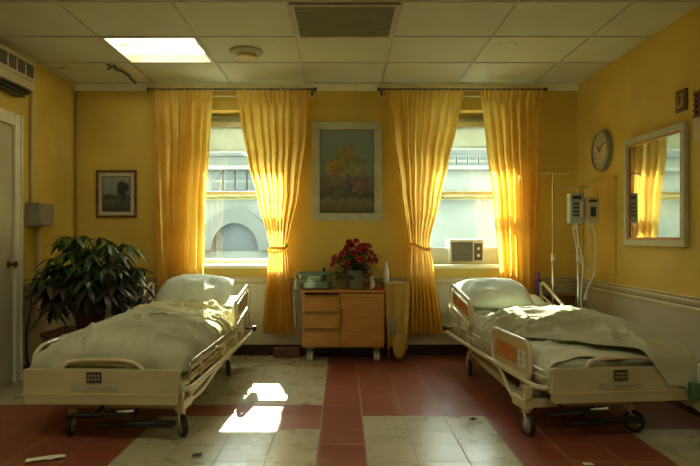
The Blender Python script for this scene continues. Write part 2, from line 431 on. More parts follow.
# return grille in ceiling
e = empty('ceiling_vent', (CX0 + TW / 2, CY0 + TD / 2, H), 'dark square air return grille set in the ceiling tiles', 'vent')
mb = MB(); hx, hy = TW / 2 - .012, TD / 2 - .012
mb.box(-hx, hx, -hy, hy, -.012, -.004); mb.build('backing', mat('grille_backing', (.20, .19, .13), .8), e)
mb = MB()
for a in ((-hx, -hx + .03, -hy, hy), (hx - .03, hx, -hy, hy), (-hx + .03, hx - .03, -hy, -hy + .03), (-hx + .03, hx - .03, hy - .03, hy)): mb.box(*a, -.02, -.012)
mb.build('frame', M['tbar'], e)
mb = MB()
for k in range(18):
    y = -hy + .05 + k * (2 * hy - .1) / 17
    mb.box(-hx + .03, hx - .03, y - .008, y + .008, -.018, -.0125, Matrix.Translation((0, 0, 0)))
mb.build('louvres', mat('grille_louvre', (.27, .255, .17), .6), e)
# smoke detector
e = empty('smoke_detector', (-.79, 4.9, H), 'round yellowed smoke detector on the ceiling', 'smoke detector')
mb = MB(); mb.lathe([(.02, 0), (.135, 0), (.135, -.016), (.12, -.03), (.09, -.034), (.02, -.034)], n=32); mb.build('base', M['tbar'], e, smooth=40)
mb = MB(); mb.lathe([(.02, -.034), (.088, -.034), (.085, -.06), (.06, -.072), (.01, -.075)], n=32); mb.build('sensor_cap', M['yellowplastic'], e, smooth=40)
# dangling wire
mb = MB()
mb.tube(smooth_path([(-2.02, 5.30, H + .004), (-2.02, 5.32, H - .03), (-1.99, 5.36, H - .035), (-2.0, 5.42, H - .02), (-1.96, 5.50, H - .045), (-1.97, 5.56, H - .05), (-1.93, 5.60, H - .09)]), .012, 7)
mb.tube(smooth_path([(-2.08, 5.27, H + .004), (-2.05, 5.30, H - .02), (-2.10, 5.36, H - .02)]), .010, 6)
tag(mb.build('loose_wire', M['dgrey'], smooth=True), 'dark loose wire dangling from the ceiling beside the lit lamp', 'wire')

# ------------------------------------------------------------------ left wall things
e = empty('ventilation_unit', (XL, 4.25, 2.38), 'long metal ventilation unit with square grille openings above the door', 'air vent')
mb = MB(); mb.box(0, .13, -1.0, .72, 0, .24); mb.build('casing', M['rail'], e, bevel=.006)
mb = MB()
for k in range(13): y0 = -.95 + k * .128; mb.box(.13, .134, y0, y0 + .1, .10, .2)
mb.build('grille_opening', M['dgrey'], e)
mb = MB(); mb.box(.131, .142, -1.0, .72, .205, .225); mb.box(.131, .142, -1.0, .72, .07, .09)
mb.build('bracket_rail', M['rail'], e)
mb = MB()
for k in range(3): mb.box(.0, .12 - k * .018, -1., .70 - k * .02, -.016 - k * .022, -.006 - k * .022)
mb.build('louvre', M['dgrey'], e)
e = empty('junction_box', (XL, 5.17, 1.27), 'square grey metal electrical box on the left wall above the potted plant', 'electrical box')
mb = MB(); mb.box(0, .125, -.12, .13, 0, .195); mb.build('box_body', M['grey'], e, bevel=.006)
mb = MB(); mb.box(.126, .132, -.115, .125, .005, .19); mb.build('cover_plate', M['grey'], e, bevel=.002)
mb = MB(); mb.tube([(.02, -.04, .195), (.02, -.04, 1.37)], .014, 8); mb.tube([(.05, .02, 0), (.05, .02, -.45)], .012, 8); mb.tube([(.02, .05, 0), (.02, .05, -.45)], .010, 8)
mb.build('conduit', M['rail'], e, smooth=True)
mb = MB(); mb.tube([(XL + .022, YB - .03, .80), (XL + .022, YB - .03, 2.63)], .010, 10)
tag(mb.build('corner_pipe', M['gilt'], smooth=True), 'thin dark vertical pipe in the left corner of the room', 'pipe')

# ------------------------------------------------------------------ pictures
def painting_mat(name, kind):
    m, nt, b = new_mat(name); b.inputs['Roughness'].default_value = .35
    tc = nt.nodes.new('ShaderNodeTexCoord'); sp = nt.nodes.new('ShaderNodeSeparateXYZ'); nt.links.new(tc.outputs['Object'], sp.inputs[0])
    X, Z = sp.outputs[0], sp.outputs[2]
    n = nt.nodes.new('ShaderNodeTexNoise'); n.inputs['Scale'].default_value = 14 if kind == 0 else 22; n.inputs['Detail'].default_value = 6
    nt.links.new(tc.outputs['Object'], n.inputs['Vector'])
    def ramp(src, els):
        r = nt.nodes.new('ShaderNodeValToRGB'); cr = r.color_ramp
        while len(cr.elements) < len(els): cr.elements.new(.5)
        for e_, (p, c) in zip(cr.elements, els): e_.position = p; e_.color = (*c, 1)
        nt.links.new(src, r.inputs['Fac']); return r.outputs['Color']
    def mix(f, a, c):
        q = nt.nodes.new('ShaderNodeMix'); q.data_type = 'RGBA'; nt.links.new(f, q.inputs[0])
        nt.links.new(a, q.inputs[6])
        if isinstance(c, tuple): q.inputs[7].default_value = (*c, 1)
        else: nt.links.new(c, q.inputs[7])
        return q.outputs[2]
    nz = math_node(nt, 'MULTIPLY', math_node(nt, 'SUBTRACT', n.outputs['Fac'], .5), .22 if kind == 0 else .1)
    hh = .8 if kind == 0 else .36
    zz = math_node(nt, 'ADD', math_node(nt, 'DIVIDE', math_node(nt, 'ADD', Z, nz), hh), .5)
    if kind == 0:
        base = ramp(zz, [(.0, (.07, .075, .03)), (.12, (.20, .14, .06)), (.2, (.04, .06, .02)), (.32, (.16, .10, .07)), (.42, (.12, .12, .05)), (.46, (.15, .19, .13)), (1, (.20, .24, .18))])
    else:
        base = ramp(zz, [(.0, (.03, .035, .03)), (.3, (.09, .10, .09)), (.45, (.05, .055, .05)), (.5, (.20, .24, .24)), (1, (.26, .31, .30))])
    def blob(cx, cz, rx, rz, c, c_b, soft=.25):
        dx = math_node(nt, 'POWER', math_node(nt, 'ABSOLUTE', math_node(nt, 'DIVIDE', math_node(nt, 'SUBTRACT', math_node(nt, 'ADD', X, nz), cx), rx)), 2)
        dz = math_node(nt, 'POWER', math_node(nt, 'ABSOLUTE', math_node(nt, 'DIVIDE', math_node(nt, 'SUBTRACT', math_node(nt, 'ADD', Z, nz), cz), rz)), 2)
        d = math_node(nt, 'SUBTRACT', 1, math_node(nt, 'ADD', dx, dz))
        f = math_node(nt, 'DIVIDE', d, soft, True)
        cc = ramp(n.outputs['Fac'], [(.38, c_b), (.62, c)])
        return f, cc
    L_ = [((.0, .10, .13, .17), (.30, .22, .03), (.13, .12, .025)), ((-.13, .03, .09, .1), (.36, .20, .03), (.16, .11, .02)), ((.11, .04, .09, .09), (.26, .24, .06), (.12, .14, .04)),
          ((.01, -.13, .016, .13), (.05, .04, .02), (.04, .03, .02)), ((.12, -.14, .12, .07), (.24, .13, .10), (.12, .07, .05)), ((-.12, -.2, .1, .05), (.10, .11, .04), (.06, .07, .03))] if kind == 0 else \
         [((.06, .06, .06, .075), (.03, .04, .03), (.015, .02, .015)), ((.065, -.03, .01, .08), (.02, .02, .015), (.015, .015, .012)), ((-.06, -.09, .09, .03), (.14, .14, .11), (.08, .08, .07))]
    for (a, c, cb) in L_:
        f, cc = blob(*a, c, cb); base = mix(f, base, cc)
    nt.links.new(base, b.inputs['Base Color'])
    return m
def picture(name, cx, cz, w, h, fw, mframe, mpic, label, mat_w=0, mmat=None, fd=.03):
    e = empty(name, (cx, YB - .001, cz), label, 'picture')
    mb = MB()
    for a in ((-w / 2, w / 2, h / 2 - fw, h / 2), (-w / 2, w / 2, -h / 2, -h / 2 + fw)): mb.box(a[0], a[1], -fd, 0, a[2], a[3])
    for a in ((-w / 2, -w / 2 + fw), (w / 2 - fw, w / 2)): mb.box(a[0], a[1], -fd, 0, -h / 2 + fw, h / 2 - fw)
    mb.build('frame', mframe, e, bevel=.006)
    iw, ih = w / 2 - fw, h / 2 - fw
    mb = MB(); mb.box(-iw, iw, -.012, -.006, -ih, ih)
    if mat_w: mb.build('mount', mmat, e); iw -= mat_w; ih -= mat_w
    mb = MB(); mb.box(-iw, iw, -.015, -.0125, -ih, ih); mb.build('painting', mpic, e)
    if mat_w == 0 or True:
        mb = MB()
        b_ = .008
        for a in ((-iw - b_, iw + b_, ih, ih + b_), (-iw - b_, iw + b_, -ih - b_, -ih)): mb.box(a[0], a[1], -.02, -.0125, a[2], a[3])
        for a in ((-iw - b_, -iw), (iw, iw + b_)): mb.box(a[0], a[1], -.02, -.0125, -ih, ih)
        mb.build('inner_edge', M['wood_d'], e)
    return e
picture('framed_painting', .04, 1.835, .70, .985, .078, M['paleframe'], painting_mat('autumn_landscape', 0), 'large framed painting of an autumn tree hanging between the two windows', fd=.035)
picture('framed_print', -2.26, 1.61, .405, .475, .025, M['wood_d'], painting_mat('grey_landscape', 1), 'small dark framed landscape print above the potted plant', .045, M['wains'], .025)
# framed mirror-like picture on right wall
e = empty('framed_mirror', (XR - .014, 4.465, 1.535), 'tall pale framed glass on the right wall reflecting the yellow curtain', 'mirror', rz=math.radians(1.5))
hw, hh, fw = .415, .425, .045
mb = MB()
mb.box(-.035, 0, -hw, hw, hh - fw, hh); mb.box(-.035, 0, -hw, hw, -hh, -hh + fw); mb.box(-.035, 0, -hw, -hw + fw, -hh + fw, hh - fw); mb.box(-.035, 0, hw - fw, hw, -hh + fw, hh - fw)
mb.build('frame', M['paleframe'], e, bevel=.006)
mb = MB(); q = .02; a, b = hw - fw, hh - fw
mb.box(-.026, 0, -a, a, b - q, b); mb.box(-.026, 0, -a, a, -b, -b + q); mb.box(-.026, 0, -a, -a + q, -b + q, b - q); mb.box(-.026, 0, a - q, a, -b + q, b - q)
mb.build('inner_edge', M['wood'], e)
mb = MB(); mb.box(-.016, -.004, -a + q, a - q, -b + q, b - q); mb.build('mirror_glass', M['mirror'], e)
# clock
e = empty('wall_clock', (XR - .001, 5.385, 1.95), 'round pale wall clock on the right wall near the corner', 'clock')
RY = Matrix.Rotation(-PI / 2, 3, 'Y')
mb = MB(); mb.lathe([(.01, 0), (.182, 0), (.185, .02), (.178, .04), (.160, .044), (.158, .028), (.01, .028)], n=40, mx=RY); mb.build('rim', M['grey'], e, smooth=40)
mb = MB(); mb.lathe([(.01, .026), (.157, .026), (.157, .031), (.01, .031)], n=40, mx=RY); f_ = mb.build('dial', M['rail'], e)
for k in range(12):
    a = k * PI / 6; mx = Matrix.Rotation(a, 4, 'X'); mb = MB(); mb.box(-.035, -.0315, -.006, .006, .105, .145, mx); mb.build('hour_mark', M['grey'], f_)
mb = MB(); mb.box(-.0385, -.0355, -.006, .006, -.01, .08, Matrix.Rotation(-.9, 4, 'X')); mb.build('hour_hand', M['dgrey'], e)
mb = MB(); mb.box(-.042, -.039, -.004, .004, -.01, .115, Matrix.Rotation(1.0, 4, 'X')); mb.build('minute_hand', M['dgrey'], e)
# small plaque + ornament
e = empty('wall_plaque', (XR - .001, 4.13, 2.115), 'small dark square plaque high on the right wall above the framed glass', 'plaque')
mb = MB(); mb.box(-.016, 0, -.065, .065, -.075, .075); mb.build('backing', M['wood_d'], e, bevel=.004)
mb = MB(); mb.box(-.022, -.0165, -.04, .04, -.05, .05); mb.build('panel', M['gilt'], e, bevel=.003)
mb = MB(); mb.box(-.026, -.0225, -.006, .006, -.035, .035); mb.box(-.026, -.0225, -.02, .02, .01, .02); mb.build('relief', M['dgrey'], e)
e = empty('wall_ornament', (XR - .001, 3.85, 1.97), 'brown lattice ornament at the far right edge beside the framed glass', 'ornament')
mb = MB()
for k in range(5): mb.box(-.02, -.002, -.12 + k * .055, -.105 + k * .055, .0, .17)
for k in range(5): mb.box(-.022, -.002, -.13, .13, .0 + k * .037, .012 + k * .037)
mb.build('lattice', M['wood_d'], e)
mb = MB(); mb.box(-.02, -.002, -.13, .13, -.16, -.01); mb.build('lower_panel', M['rail'], e, bevel=.004)

# ------------------------------------------------------------------ curtains
def interp(tab, v):
    for (a, x), (b, y) in zip(tab, tab[1:]):
        if v <= b: t = (v - a) / (b - a) if b > a else 0; t = max(0, min(1, t)); t = t * t * (3 - 2 * t) * .5 + t * .5; return x + (y - x) * t
    return tab[-1][1]
CD = 5.86
def curtain(label, Ltab, Rtab, y_top, y_bot, nf, seed, tie=None):
    # tables hold (picture row, picture column) at the curtain's depth
    rnd = random.Random(seed)
    ph = [rnd.uniform(0, 6.28) for _ in range(6)]
    X0 = WX((Ltab[0][1] + Rtab[0][1]) / 2, CD); Z0 = WZ(y_bot, CD)
    wtop = Rtab[0][1] - Ltab[0][1]
    def fn(u, v):
        row = y_top + (y_bot - y_top) * v
        l, r = interp(Ltab, row), interp(Rtab, row)
        comp = (r - l) / wtop
        uu = u + .012 * math.sin(9 * u + ph[0] + 2 * v) + .01 * math.sin(23 * u + ph[1])
        fold = math.sin(2 * PI * nf * uu + ph[2] + .7 * math.sin(2.2 * v + ph[3] + 4 * u))
        fold += .35 * math.sin(2 * PI * nf * 2.1 * uu + ph[4] + v)
        amp = (.024 + .056 * min(1, v * 3)) * (.5 + .5 * min(1, comp + .15))
        amp *= .75 + .5 * noise.noise(Vector((u * 7, v * 1.5, seed)))
        hd = max(0, 1 - v / .03)
        if v < .05: fold += .5 * math.sin(2 * PI * nf * 3 * u + ph[5])
        x = WX(l + (r - l) * u, CD) + .008 * math.sin(2 * PI * nf * uu + ph[5]) * comp
        y = CD + amp * fold * .85 - .012
        z = WZ(row, CD)
        if v < .005: z += .012 + .010 * math.sin(2 * PI * nf * 2.5 * u)
        if v > .99: z += .01 * math.sin(2 * PI * nf * u)
        if tie:
            k = math.exp(-((row - tie) / 7) ** 2); y = CD + (y - CD) * (1 - .6 * k)
        if v < .045: k = v / .045; y = (CD - .022 + .007 * math.sin(2 * PI * nf * 3 * u + ph[5])) * (1 - k * k) + y * k * k
        return (x - X0, y - CD, z - Z0)
    e = empty('curtain', (X0, CD, Z0), label, 'curtain', 'yellow window curtains')
    mb = MB(); mb.grid(fn, 150, 90); mb.build('curtain_panel', M['curtain'], e, smooth=80)
    if tie:
        l, r = interp(Ltab, tie), interp(Rtab, tie)
        cx = WX((l + r) / 2, CD) - X0; w = (WX(r, CD) - WX(l, CD)) / 2 + .012; z = WZ(tie, CD) - Z0
        mb = MB()
        ring = [(cx + w * math.cos(a), .045 * math.sin(a), z + .012 * math.sin(a * 2) + .018 * math.cos(a) * (1 if seed % 2 else -1)) for a in [2 * PI * k / 28 for k in range(28)]]
        mb.tube(ring, .014, 8, True); mb.build('tieback', M['curtain'], e, smooth=True)
    return e
curtain('yellow curtain hanging straight at the left of the left window', [(92, 153), (150, 156), (300, 160)], [(92, 213), (150, 210), (200, 206), (300, 204)], 92, 300, 7, 1)
curtain('yellow tied back curtain at the right of the left window beside the painting', [(92, 236), (120, 240), (160, 247), (200, 257), (240, 268), (247, 270), (256, 268), (334, 262)], [(92, 310), (130, 307), (190, 299), (240, 288), (248, 286), (260, 288), (334, 294)], 92, 333, 8, 3, 248)
curtain('yellow tied back curtain at the left of the right window beside the painting', [(92, 387), (130, 391), (190, 400), (240, 408), (248, 410), (262, 408), (334, 405)], [(92, 463), (120, 458), (160, 449), (200, 440), (240, 430), (248, 429), (262, 433), (334, 443)], 92, 333, 8, 4, 247)
curtain('yellow curtain hanging straight at the right of the right window', [(92, 480), (150, 486), (200, 493), (300, 500)], [(92, 541), (150, 540), (300, 536)], 92, 305, 7, 7)
def rod(x0, x1, label):
    z = WZ(90.5, CD) + .012; e = empty('curtain_rod', ((x0 + x1) / 2, CD, z), label, 'curtain rod'); h = (x1 - x0) / 2
    mb = MB(); mb.tube([(-h, 0, 0), (h, 0, 0)], .009, 10); mb.build('rod', M['dgrey'], e, smooth=True)
    for s_ in (-1, 1):
        mb = MB(); mb.lathe([(.002, -.02), (.016, -.012), (.02, 0), (.016, .012), (.002, .02)], (s_ * (h + .01), 0, 0), 12); mb.build('finial', M['dgrey'], e, smooth=True)
        mb = MB(); mb.box(s_ * h * .97 - .006, s_ * h * .97 + .006, 0, .138, -.006, .006); mb.box(s_ * h * .97 - .012, s_ * h * .97 + .012, .13, .1395, -.03, .03); mb.build('bracket', M['dgrey'], e)
    mb = MB(); mb.tube([(-h, .06, -.055), (h, .06, -.055)], .007, 8); mb.build('inner_rod', M['white_trim'], e, smooth=True)
rod(WX(149, CD), WX(314, CD), 'dark curtain rod over the left window'); rod(WX(380, CD), WX(545, CD), 'dark curtain rod over the right window')

# ------------------------------------------------------------------ window air conditioner
e = empty('air_conditioner', (1.27, 6.17, W2[2] + .022), 'white window air conditioner standing in the right window', 'air conditioner')
mb = MB(); mb.box(-.185, .165, -.06, .16, 0, .255); mb.build('casing', M['white'], e, bevel=.012)
mb = MB(); mb.box(-.165, .05, -.068, -.061, .03, .225); g = mb.build('grille', M['dgrey'], e)
mb = MB()
for k in range(9): mb.box(-.165, .05, -.074, -.0685, .037 + k * .021, .043 + k * .021)
mb.build('grille_slats', M['grey'], g)
mb = MB(); mb.box(.065, .15, -.066, -.061, .04, .215); g = mb.build('control_panel', M['dgrey'], e)
for k in range(2): mb = MB(); mb.lathe([(.001, .0), (.016, 0), (.014, .014), (.001, .015)], (.107, -.0665, .09 + k * .07), 14, Matrix.Rotation(PI / 2, 3, 'X')); mb.build('knob', M['white'], g, smooth=True)
for a, b in ((-.51, -.187), (.167, .37)):
    n = 14; mb = MB()
    for k in range(n):
        xa = a + (b - a) * k / n; xb = a + (b - a) * (k + 1) / n; mb.box(xa + .002, xb - .002, .012, .03, .0, .16)
    mb.box(a, b, .016, .026, 0, .165); mb.build('side_curtain', M['white'], e)

# ------------------------------------------------------------------ beds
def seed_folds(seed, n, xr, yr, ang, wid, amp, ln):
    r = random.Random(seed); out = []
    for _ in range(n):
        a = r.uniform(*ang); out.append((r.uniform(*xr), r.uniform(*yr), math.cos(a), math.sin(a), r.uniform(*wid), r.uniform(*amp), r.uniform(*ln), r.uniform(-1, 1)))
    return out
def fold_h(folds, x, y):
    h = 0
    for (cx, cy, ca, sa, w, A, L, bend) in folds:
        dx, dy = x - cx, y - cy
        t = dx * ca + dy * sa
        if abs(t) > 2.4 * L: continue
        d = -dx * sa + dy * ca + bend * .25 * t * t + .02 * math.sin(t * 9 + cx * 20)
        if abs(d) > 3.2 * w: continue
        q = abs(d) / w
        h += 1.15 * A * math.exp(-q ** 1.3) * math.exp(-(t / L) ** 2)
    return h
def Htop(y): return .455 + (max(0, y - 1.30) ** 1.15) * .24
def sheet(name, parent, m, s0, s1, t0, t1, W, base, folds, nz, seed, bumps=(), foot=None, wav=.02, nu=110, nv=150, solid=.006, crown=.05, wob=.03, cut=None):
    R = .06; dd = []
    def fn(u, v):
        s = s0 + (s1 - s0) * u; t = t0 + (t1 - t0) * v
        # ragged hems
        s += wob * noise.noise(Vector((v * 5, seed, u * .8))) * (abs(2 * u - 1) ** 3)
        t += wob * 1.4 * noise.noise(Vector((u * 5, seed + 9, v * .8))) * (abs(2 * v - 1) ** 3)
        os = max(0, abs(s) - (W - R)); sg = 1 if s >= 0 else -1
        x, dz = s, 0.
        if os > 0:
            a = os / R
            if a < PI / 2: x = sg * (W - R + R * math.sin(a)); dz = R * (1 - math.cos(a))
            else: x = sg * (W + .015 * math.sin(t * 17 + seed) * min(1, (a - PI / 2) * .5)); dz = R + (os - R * PI / 2)
        y = t
        if foot is not None and t < foot + R:
            of = foot + R - t; a = of / R
            if a < PI / 2: y = foot + R - R * math.sin(a); dz += R * (1 - math.cos(a))
            else: y = foot - .012 * math.sin(s * 19) * min(1, a - PI / 2) ; dz += R + (of - R * PI / 2)
        h = base(max(y, 0)) + crown * (1 - min(1, abs(x) / W) ** 2.2)
        f = fold_h(folds, s, t) + nz * (noise.noise(Vector((s * 5, t * 5, seed))) + .25 * noise.noise(Vector((s * 12, t * 12, seed))))
        f = .075 * math.tanh(f / .075)
        for (bx, by, rx, ry, A) in bumps: f += A * math.exp(-((s - bx) / rx) ** 2 - ((t - by) / ry) ** 2)
        k = min(1, dz / R); lift = 0
        if cut:
            q = cut(s, t); dd.append(q); q = max(0, min(1, q / .06)); f *= q * q * (3 - 2 * q); lift = -.016 * (1 - q)
        z = h + lift - dz + f * (1 - .75 * k)
        x += sg * abs(f) * .5 * k
        if dz > R * .8: x += sg * wav * (.5 + .5 * math.sin(t * 26 + 3 * math.sin(t * 5 + seed))) * min(1, (dz - R * .8) * 8)
        return (x, y, max(z, .05))
    mb = MB(); mb.grid(fn, nu, nv)
    if cut: mb.f = [f for f in mb.f if min(dd[i] for i in f) > 0]; mb.mi = [0] * len(mb.f)
    return mb.build(name, m, parent, smooth=80, solid=solid)
def pillow_mesh(w, l, h, seed):
    def fn_side(sg):
        def fn(u, v):
            x, y = (u - .5) * 2, (v - .5) * 2
            e_ = max(0, (1 - abs(x) ** 2.4) * (1 - abs(y) ** 2.2)) ** .62
            # pinched corners
            px = x * (1 - .07 * abs(y) ** 2 * 1); py = y * (1 - .09 * abs(x) ** 2)
            k = noise.noise(Vector((x * 2.2, y * 2.2, seed))) * .12 + noise.noise(Vector((x * 6, y * 3, seed + 4))) * .07
            return (px * w / 2, py * l / 2, sg * h / 2 * e_ * (1 + k) + (.012 if sg > 0 else 0) * 0)
        return fn
    mb = MB(); mb.grid(fn_side(1), 44, 34); o = len(mb.v); mb.grid(fn_side(-1), 44, 34)
    return mb
def caster(parent, x, y, zt, swivel, big=False):
    r = .066
    mb = MB(); mb.tube([(x, y, zt), (x, y, .135)], .017, 10); mb.tube([(x, y, .15), (x, y, .135)], .028, 12)
    ca, sa = math.cos(swivel), math.sin(swivel)
    cx, cy = x + .03 * ca, y + .03 * sa
    for s_ in (-1, 1):
        ox, oy = -sa * .018 * s_, ca * .018 * s_
        mb.tube([(x + ox * .8, y + oy * .8, .14), (cx + ox, cy + oy, .10), (cx + ox, cy + oy, r)], .008, 6)
    c = mb.build('caster', M['tube'], parent, smooth=True)
    mb = MB(); R_ = Matrix.Rotation(swivel, 3, 'Z') @ Matrix.Rotation(PI / 2, 3, 'X')
    mb.lathe([(.02, -.013), (r * .7, -.015), (r * .95, -.012), (r, 0), (r * .95, .012), (r * .7, .015), (.02, .013)], (cx, cy, r), 24, R_)
    mb.build('wheel', M['black'], c, smooth=40)
    mb = MB(); mb.lathe([(.005, -.018), (.042, -.018), (.048, -.0145), (.048, .0145), (.042, .018), (.005, .018)], (cx, cy, r), 16, R_)
    mb.build('wheel_hub', M['grey'], c, smooth=40)
def loop_tube(mb, x, pts, r=.012, closed=True):
    mb.tube(smooth_path([(x, a, b) for a, b in pts], 4, closed) if not closed else [(x, a, b) for a, b in pts], r, 8, closed)
def bed(loc, rz, side, bdx, bk, label, kind):
    """side = +1: the aisle side is local +x ; -1: local -x"""
    e = empty('hospital_bed', loc, label, 'bed', 'hospital beds', rz)
    HWD = .435
    # footboard
    mb = MB()
    def slab(mb, x0, x1, y0, y1, z0, z1, r, n=5):
        o = rrect((x0 + x1) / 2, (z0 + z1) / 2, x1 - x0, z1 - z0, r, n); N = len(o)
        mb.add([(a, y0, b) for a, b in o] + [(a, y1, b) for a, b in o], [tuple(range(N)), tuple(range(N, 2 * N))] + [(i, (i + 1) % N, N + (i + 1) % N, N + i) for i in range(N)])
    slab(mb, -HWD - .01, HWD + .01, -.045, -.005, .285, .425, .012)
    slab(mb, -HWD, HWD, -.052, -.0, .225, .284, .012)
    fb = mb.build('footboard', M['board'], e, bevel=.006)
    mb = MB(); slab(mb, -HWD - .012, HWD + .012, -.056, .004, .279, .290, .005); mb.build('bumper_strip', M['frame'], fb)
    mb = MB(); mb.box(-.075, .01, -.0495, -.0455, .352, .410); em = mb.build('emblem', M['black'], fb)
    mb = MB()
    for r_ in range(2):
        for c_ in range(4): mb.box(-.068 + c_ * .019, -.055 + c_ * .019, -.0515, -.050, .362 + r_ * .022, .378 + r_ * .022)
    mb.build('emblem_marks', M['grey'], em)
    mb = MB(); mb.box(-.16, .11, -.049, -.0455, .305, .338); npl = mb.build('name_plate', M['plate'], fb)
    mb = MB(); mb.box(-.08, .07, -.051, -.0495, .315, .324); mb.build('plate_marks', M['grey'], npl)
    mb = MB()
    for k in range(7): mb.box(-.062 + k * .009, -.056 + k * .009, -.0475, -.0455, .341, .348)
    mb.build('lettering', M['grey'], fb)
    # arched handle
    mb = MB(); mb.tube(smooth_path([(-.23, -.02, .40), (-.225, -.02, .435), (-.17, -.02, .468), (0, -.02, .478), (.16, -.02, .468), (.225, -.02, .435), (.24, -.02, .40)], 5), .012, 10)
    mb.build('foot_handle', M['tube'], e, smooth=True)
    # headboard
    mb = MB(); slab(mb, -HWD, HWD, 2.10, 2.14, .30, .58, .05, 6); mb.build('headboard', M['board'], e, bevel=.006)
    # deck
    mb = MB()
    for s_ in (-1, 1): mb.box(s_ * .42 - .02, s_ * .42 + .02, .0, 2.1, .30, .35)
    for k in range(6): y = .15 + k * .37; mb.box(-.40, .40, y, y + .05, .305, .335)
    mb.build('deck_frame', M['frame'], e, bevel=.004)
    # head lift platform & side skirt
    mb = MB(); mb.box(-.42, .42, .03, 2.09, .352, .362); mb.build('deck_panel', M['frame'], e)
    # base
    b = bdx
    mb = MB()
    for s_ in (-1, 1):
        mb.box(b + s_ * .31 - .02, b + s_ * .31 + .02, .10, 1.80, .17, .21)
    mb.box(b - .33, b + .33, .10, .15, .165, .215); mb.box(b - .33, b + .33, 1.67, 1.72, .165, .215)
    mb.v = [(x + bk * (y - .13), min(y, 1.72), z) for x, y, z in mb.v]
    mb.build('base_frame', M['frame'], e, bevel=.004)
    for yy in (.35, 1.5):
        for s_ in (-1, 1): mb = MB(); mb.tube([(b + bk * (yy - .13) + s_ * .29, yy, .205), (s_ * .36, yy + .14, .305)], .016, 8); mb.build('lift_arm', M['frame'], e, smooth=True)
    mb = MB(); mb.box(b - .28, b + .28, .18, .34, .205, .26); mb.build('motor_housing', M['grey'], e, bevel=.01)
    random.seed(int(loc[0] * 10))
    for s_ in (-1, 1):
        for yy in (.13, 1.695): caster(e, b + bk * (yy - .13) + s_ * .325, yy, .19, (-1.2 if yy < 1 else -1.5) + s_ * .25)
    # pedals
    for (xa, xb, y, z, r_) in ((-.26, .0, -.02, .155, .014), (-.12, .27, .02, .09, .018)):
        mb = MB(); mb.tube([(b + xa, y, z), (b + xa + .12, y, z + .004), (b + xb, y, z + .015)], r_, 10); mb.tube([(b + (xa + xb) / 2, y, z + .004), (b + (xa + xb) / 2, .13, .18)], .010, 8)
        mb.box(b + xb - .05, b + xb + .05, y - .04, y + .03, z, z + .024); mb.build('foot_pedal', M['black'], e, smooth=40)
    mb = MB(); mb.tube([(b + .0, -.01, .175), (b + .1, -.03, .19)], .008, 8); mb.build('pedal_lever', M['white'], e, smooth=True)
    X = side * (HWD + .045)
    # outer long rails, aisle side
    mb = MB()
    mb.tube(smooth_path([(side * .42, .03, .30), (X, .06, .30), (X + side * .01, .3, .30), (X + side * .01, 1.8, .32), (X, 2.05, .335), (side * .43, 2.08, .34)], 4), .017, 10)
    mb.build('bumper_rail', M['tube'], e, smooth=True)
    # curved bracket from rail down to base
    mb = MB(); mb.tube(smooth_path([(X + side * .01, .80, .295), (X + side * .0, .66, .27), ((X + b + side * .325) / 2 , .45, .19), (b + side * .325, .28, .165), (b + side * .325, .15, .175)], 5), .014, 10)
    mb.build('curved_bracket', M['tube'], e, smooth=True)
    mb = MB(); mb.box(b + side * .325 - .03, b + side * .325 + .03, .09, .28, .15, .215) ; mb.box(b + side * .325 - .025, b + side * .325 + .025, .08, .13, .215, .30); mb.build('corner_housing', M['frame'], e, bevel=.012)
    if kind == 'tubes':
        for k, z in enumerate((.355, .395, .435)):
            mb = MB(); mb.tube(smooth_path([(X - side * .012, .10, .33), (X - side * .012, .12, z), (X - side * .012, .25, z + .003), (X - side * .012, 1.3, z + .015), (X - side * .012, 1.42, z), (X - side * .012, 1.45, .34)], 5), .009, 8)
            mb.build('side_rail_bar', M['chrome'] if k != 1 else M['tube'], e, smooth=True)
        for y in (.35, .7, 1.05): mb = MB(); mb.box(X - side * .016 - .008, X - side * .016 + .008, y, y + .03, .31, .45); mb.build('side_rail_post', M['frame'], e)
    else:
        # panel side rail with controls
        x = X
        mb = MB(); y0, y1, z0, z1 = .17, .80, .315, .535
        for (w_, h_, r_) in (((y1 - y0), (z1 - z0), .016),):
            o = rrect((y0 + y1) / 2, (z0 + z1) / 2, w_, h_, .06, 6); mb.tube([(x, a, c) for a, c in o], r_, 8, True)
        sr = mb.build('side_rail', M['tube'], e, smooth=True)
        mb = MB(); o = rrect((y0 + y1) / 2, (z0 + z1) / 2, y1 - y0, z1 - z0, .06, 6); N = len(o)
        mb.add([(x - .006, a, c) for a, c in o] + [(x + .006, a, c) for a, c in o], [tuple(range(N)), tuple(range(N, 2 * N))] + [(i, (i + 1) % N, N + (i + 1) % N, N + i) for i in range(N)])
        pn = mb.build('rail_panel', M['frame'], sr)
        xo = x + side * .007
        mb = MB(); mb.box(min(xo, xo + side * .004), max(xo, xo + side * .004), .37, .71, .37, .475); mb.build('orange_label', M['orange'], sr)
        mb = MB()
        for i in range(2):
            for j in range(3): mb.box(min(xo, xo + side * .006), max(xo, xo + side * .006), .225 + i * .06, .27 + i * .06, .365 + j * .04, .393 + j * .04)
        mb.build('control_button', M['white'], sr)
        for k, z in enumerate((.35, .39)):
            mb = MB(); mb.tube([(X - side * .03, .05, z), (X - side * .03, 1.9, z + .015)], .010, 8); mb.build('side_rail_bar', M['tube'], e, smooth=True)
    # raised head rail, aisle side : two nested loops leaning up
    def skew(o, k, y0): return [(a, c + (a - y0) * k) for a, c in o]
    y0, y1, z0, z1 = 1.28, 1.86, .45, .655
    k_ = .20
    o = skew(rrect((y0 + y1) / 2, (z0 + z1) / 2, y1 - y0, z1 - z0, .085, 7), k_, y0)
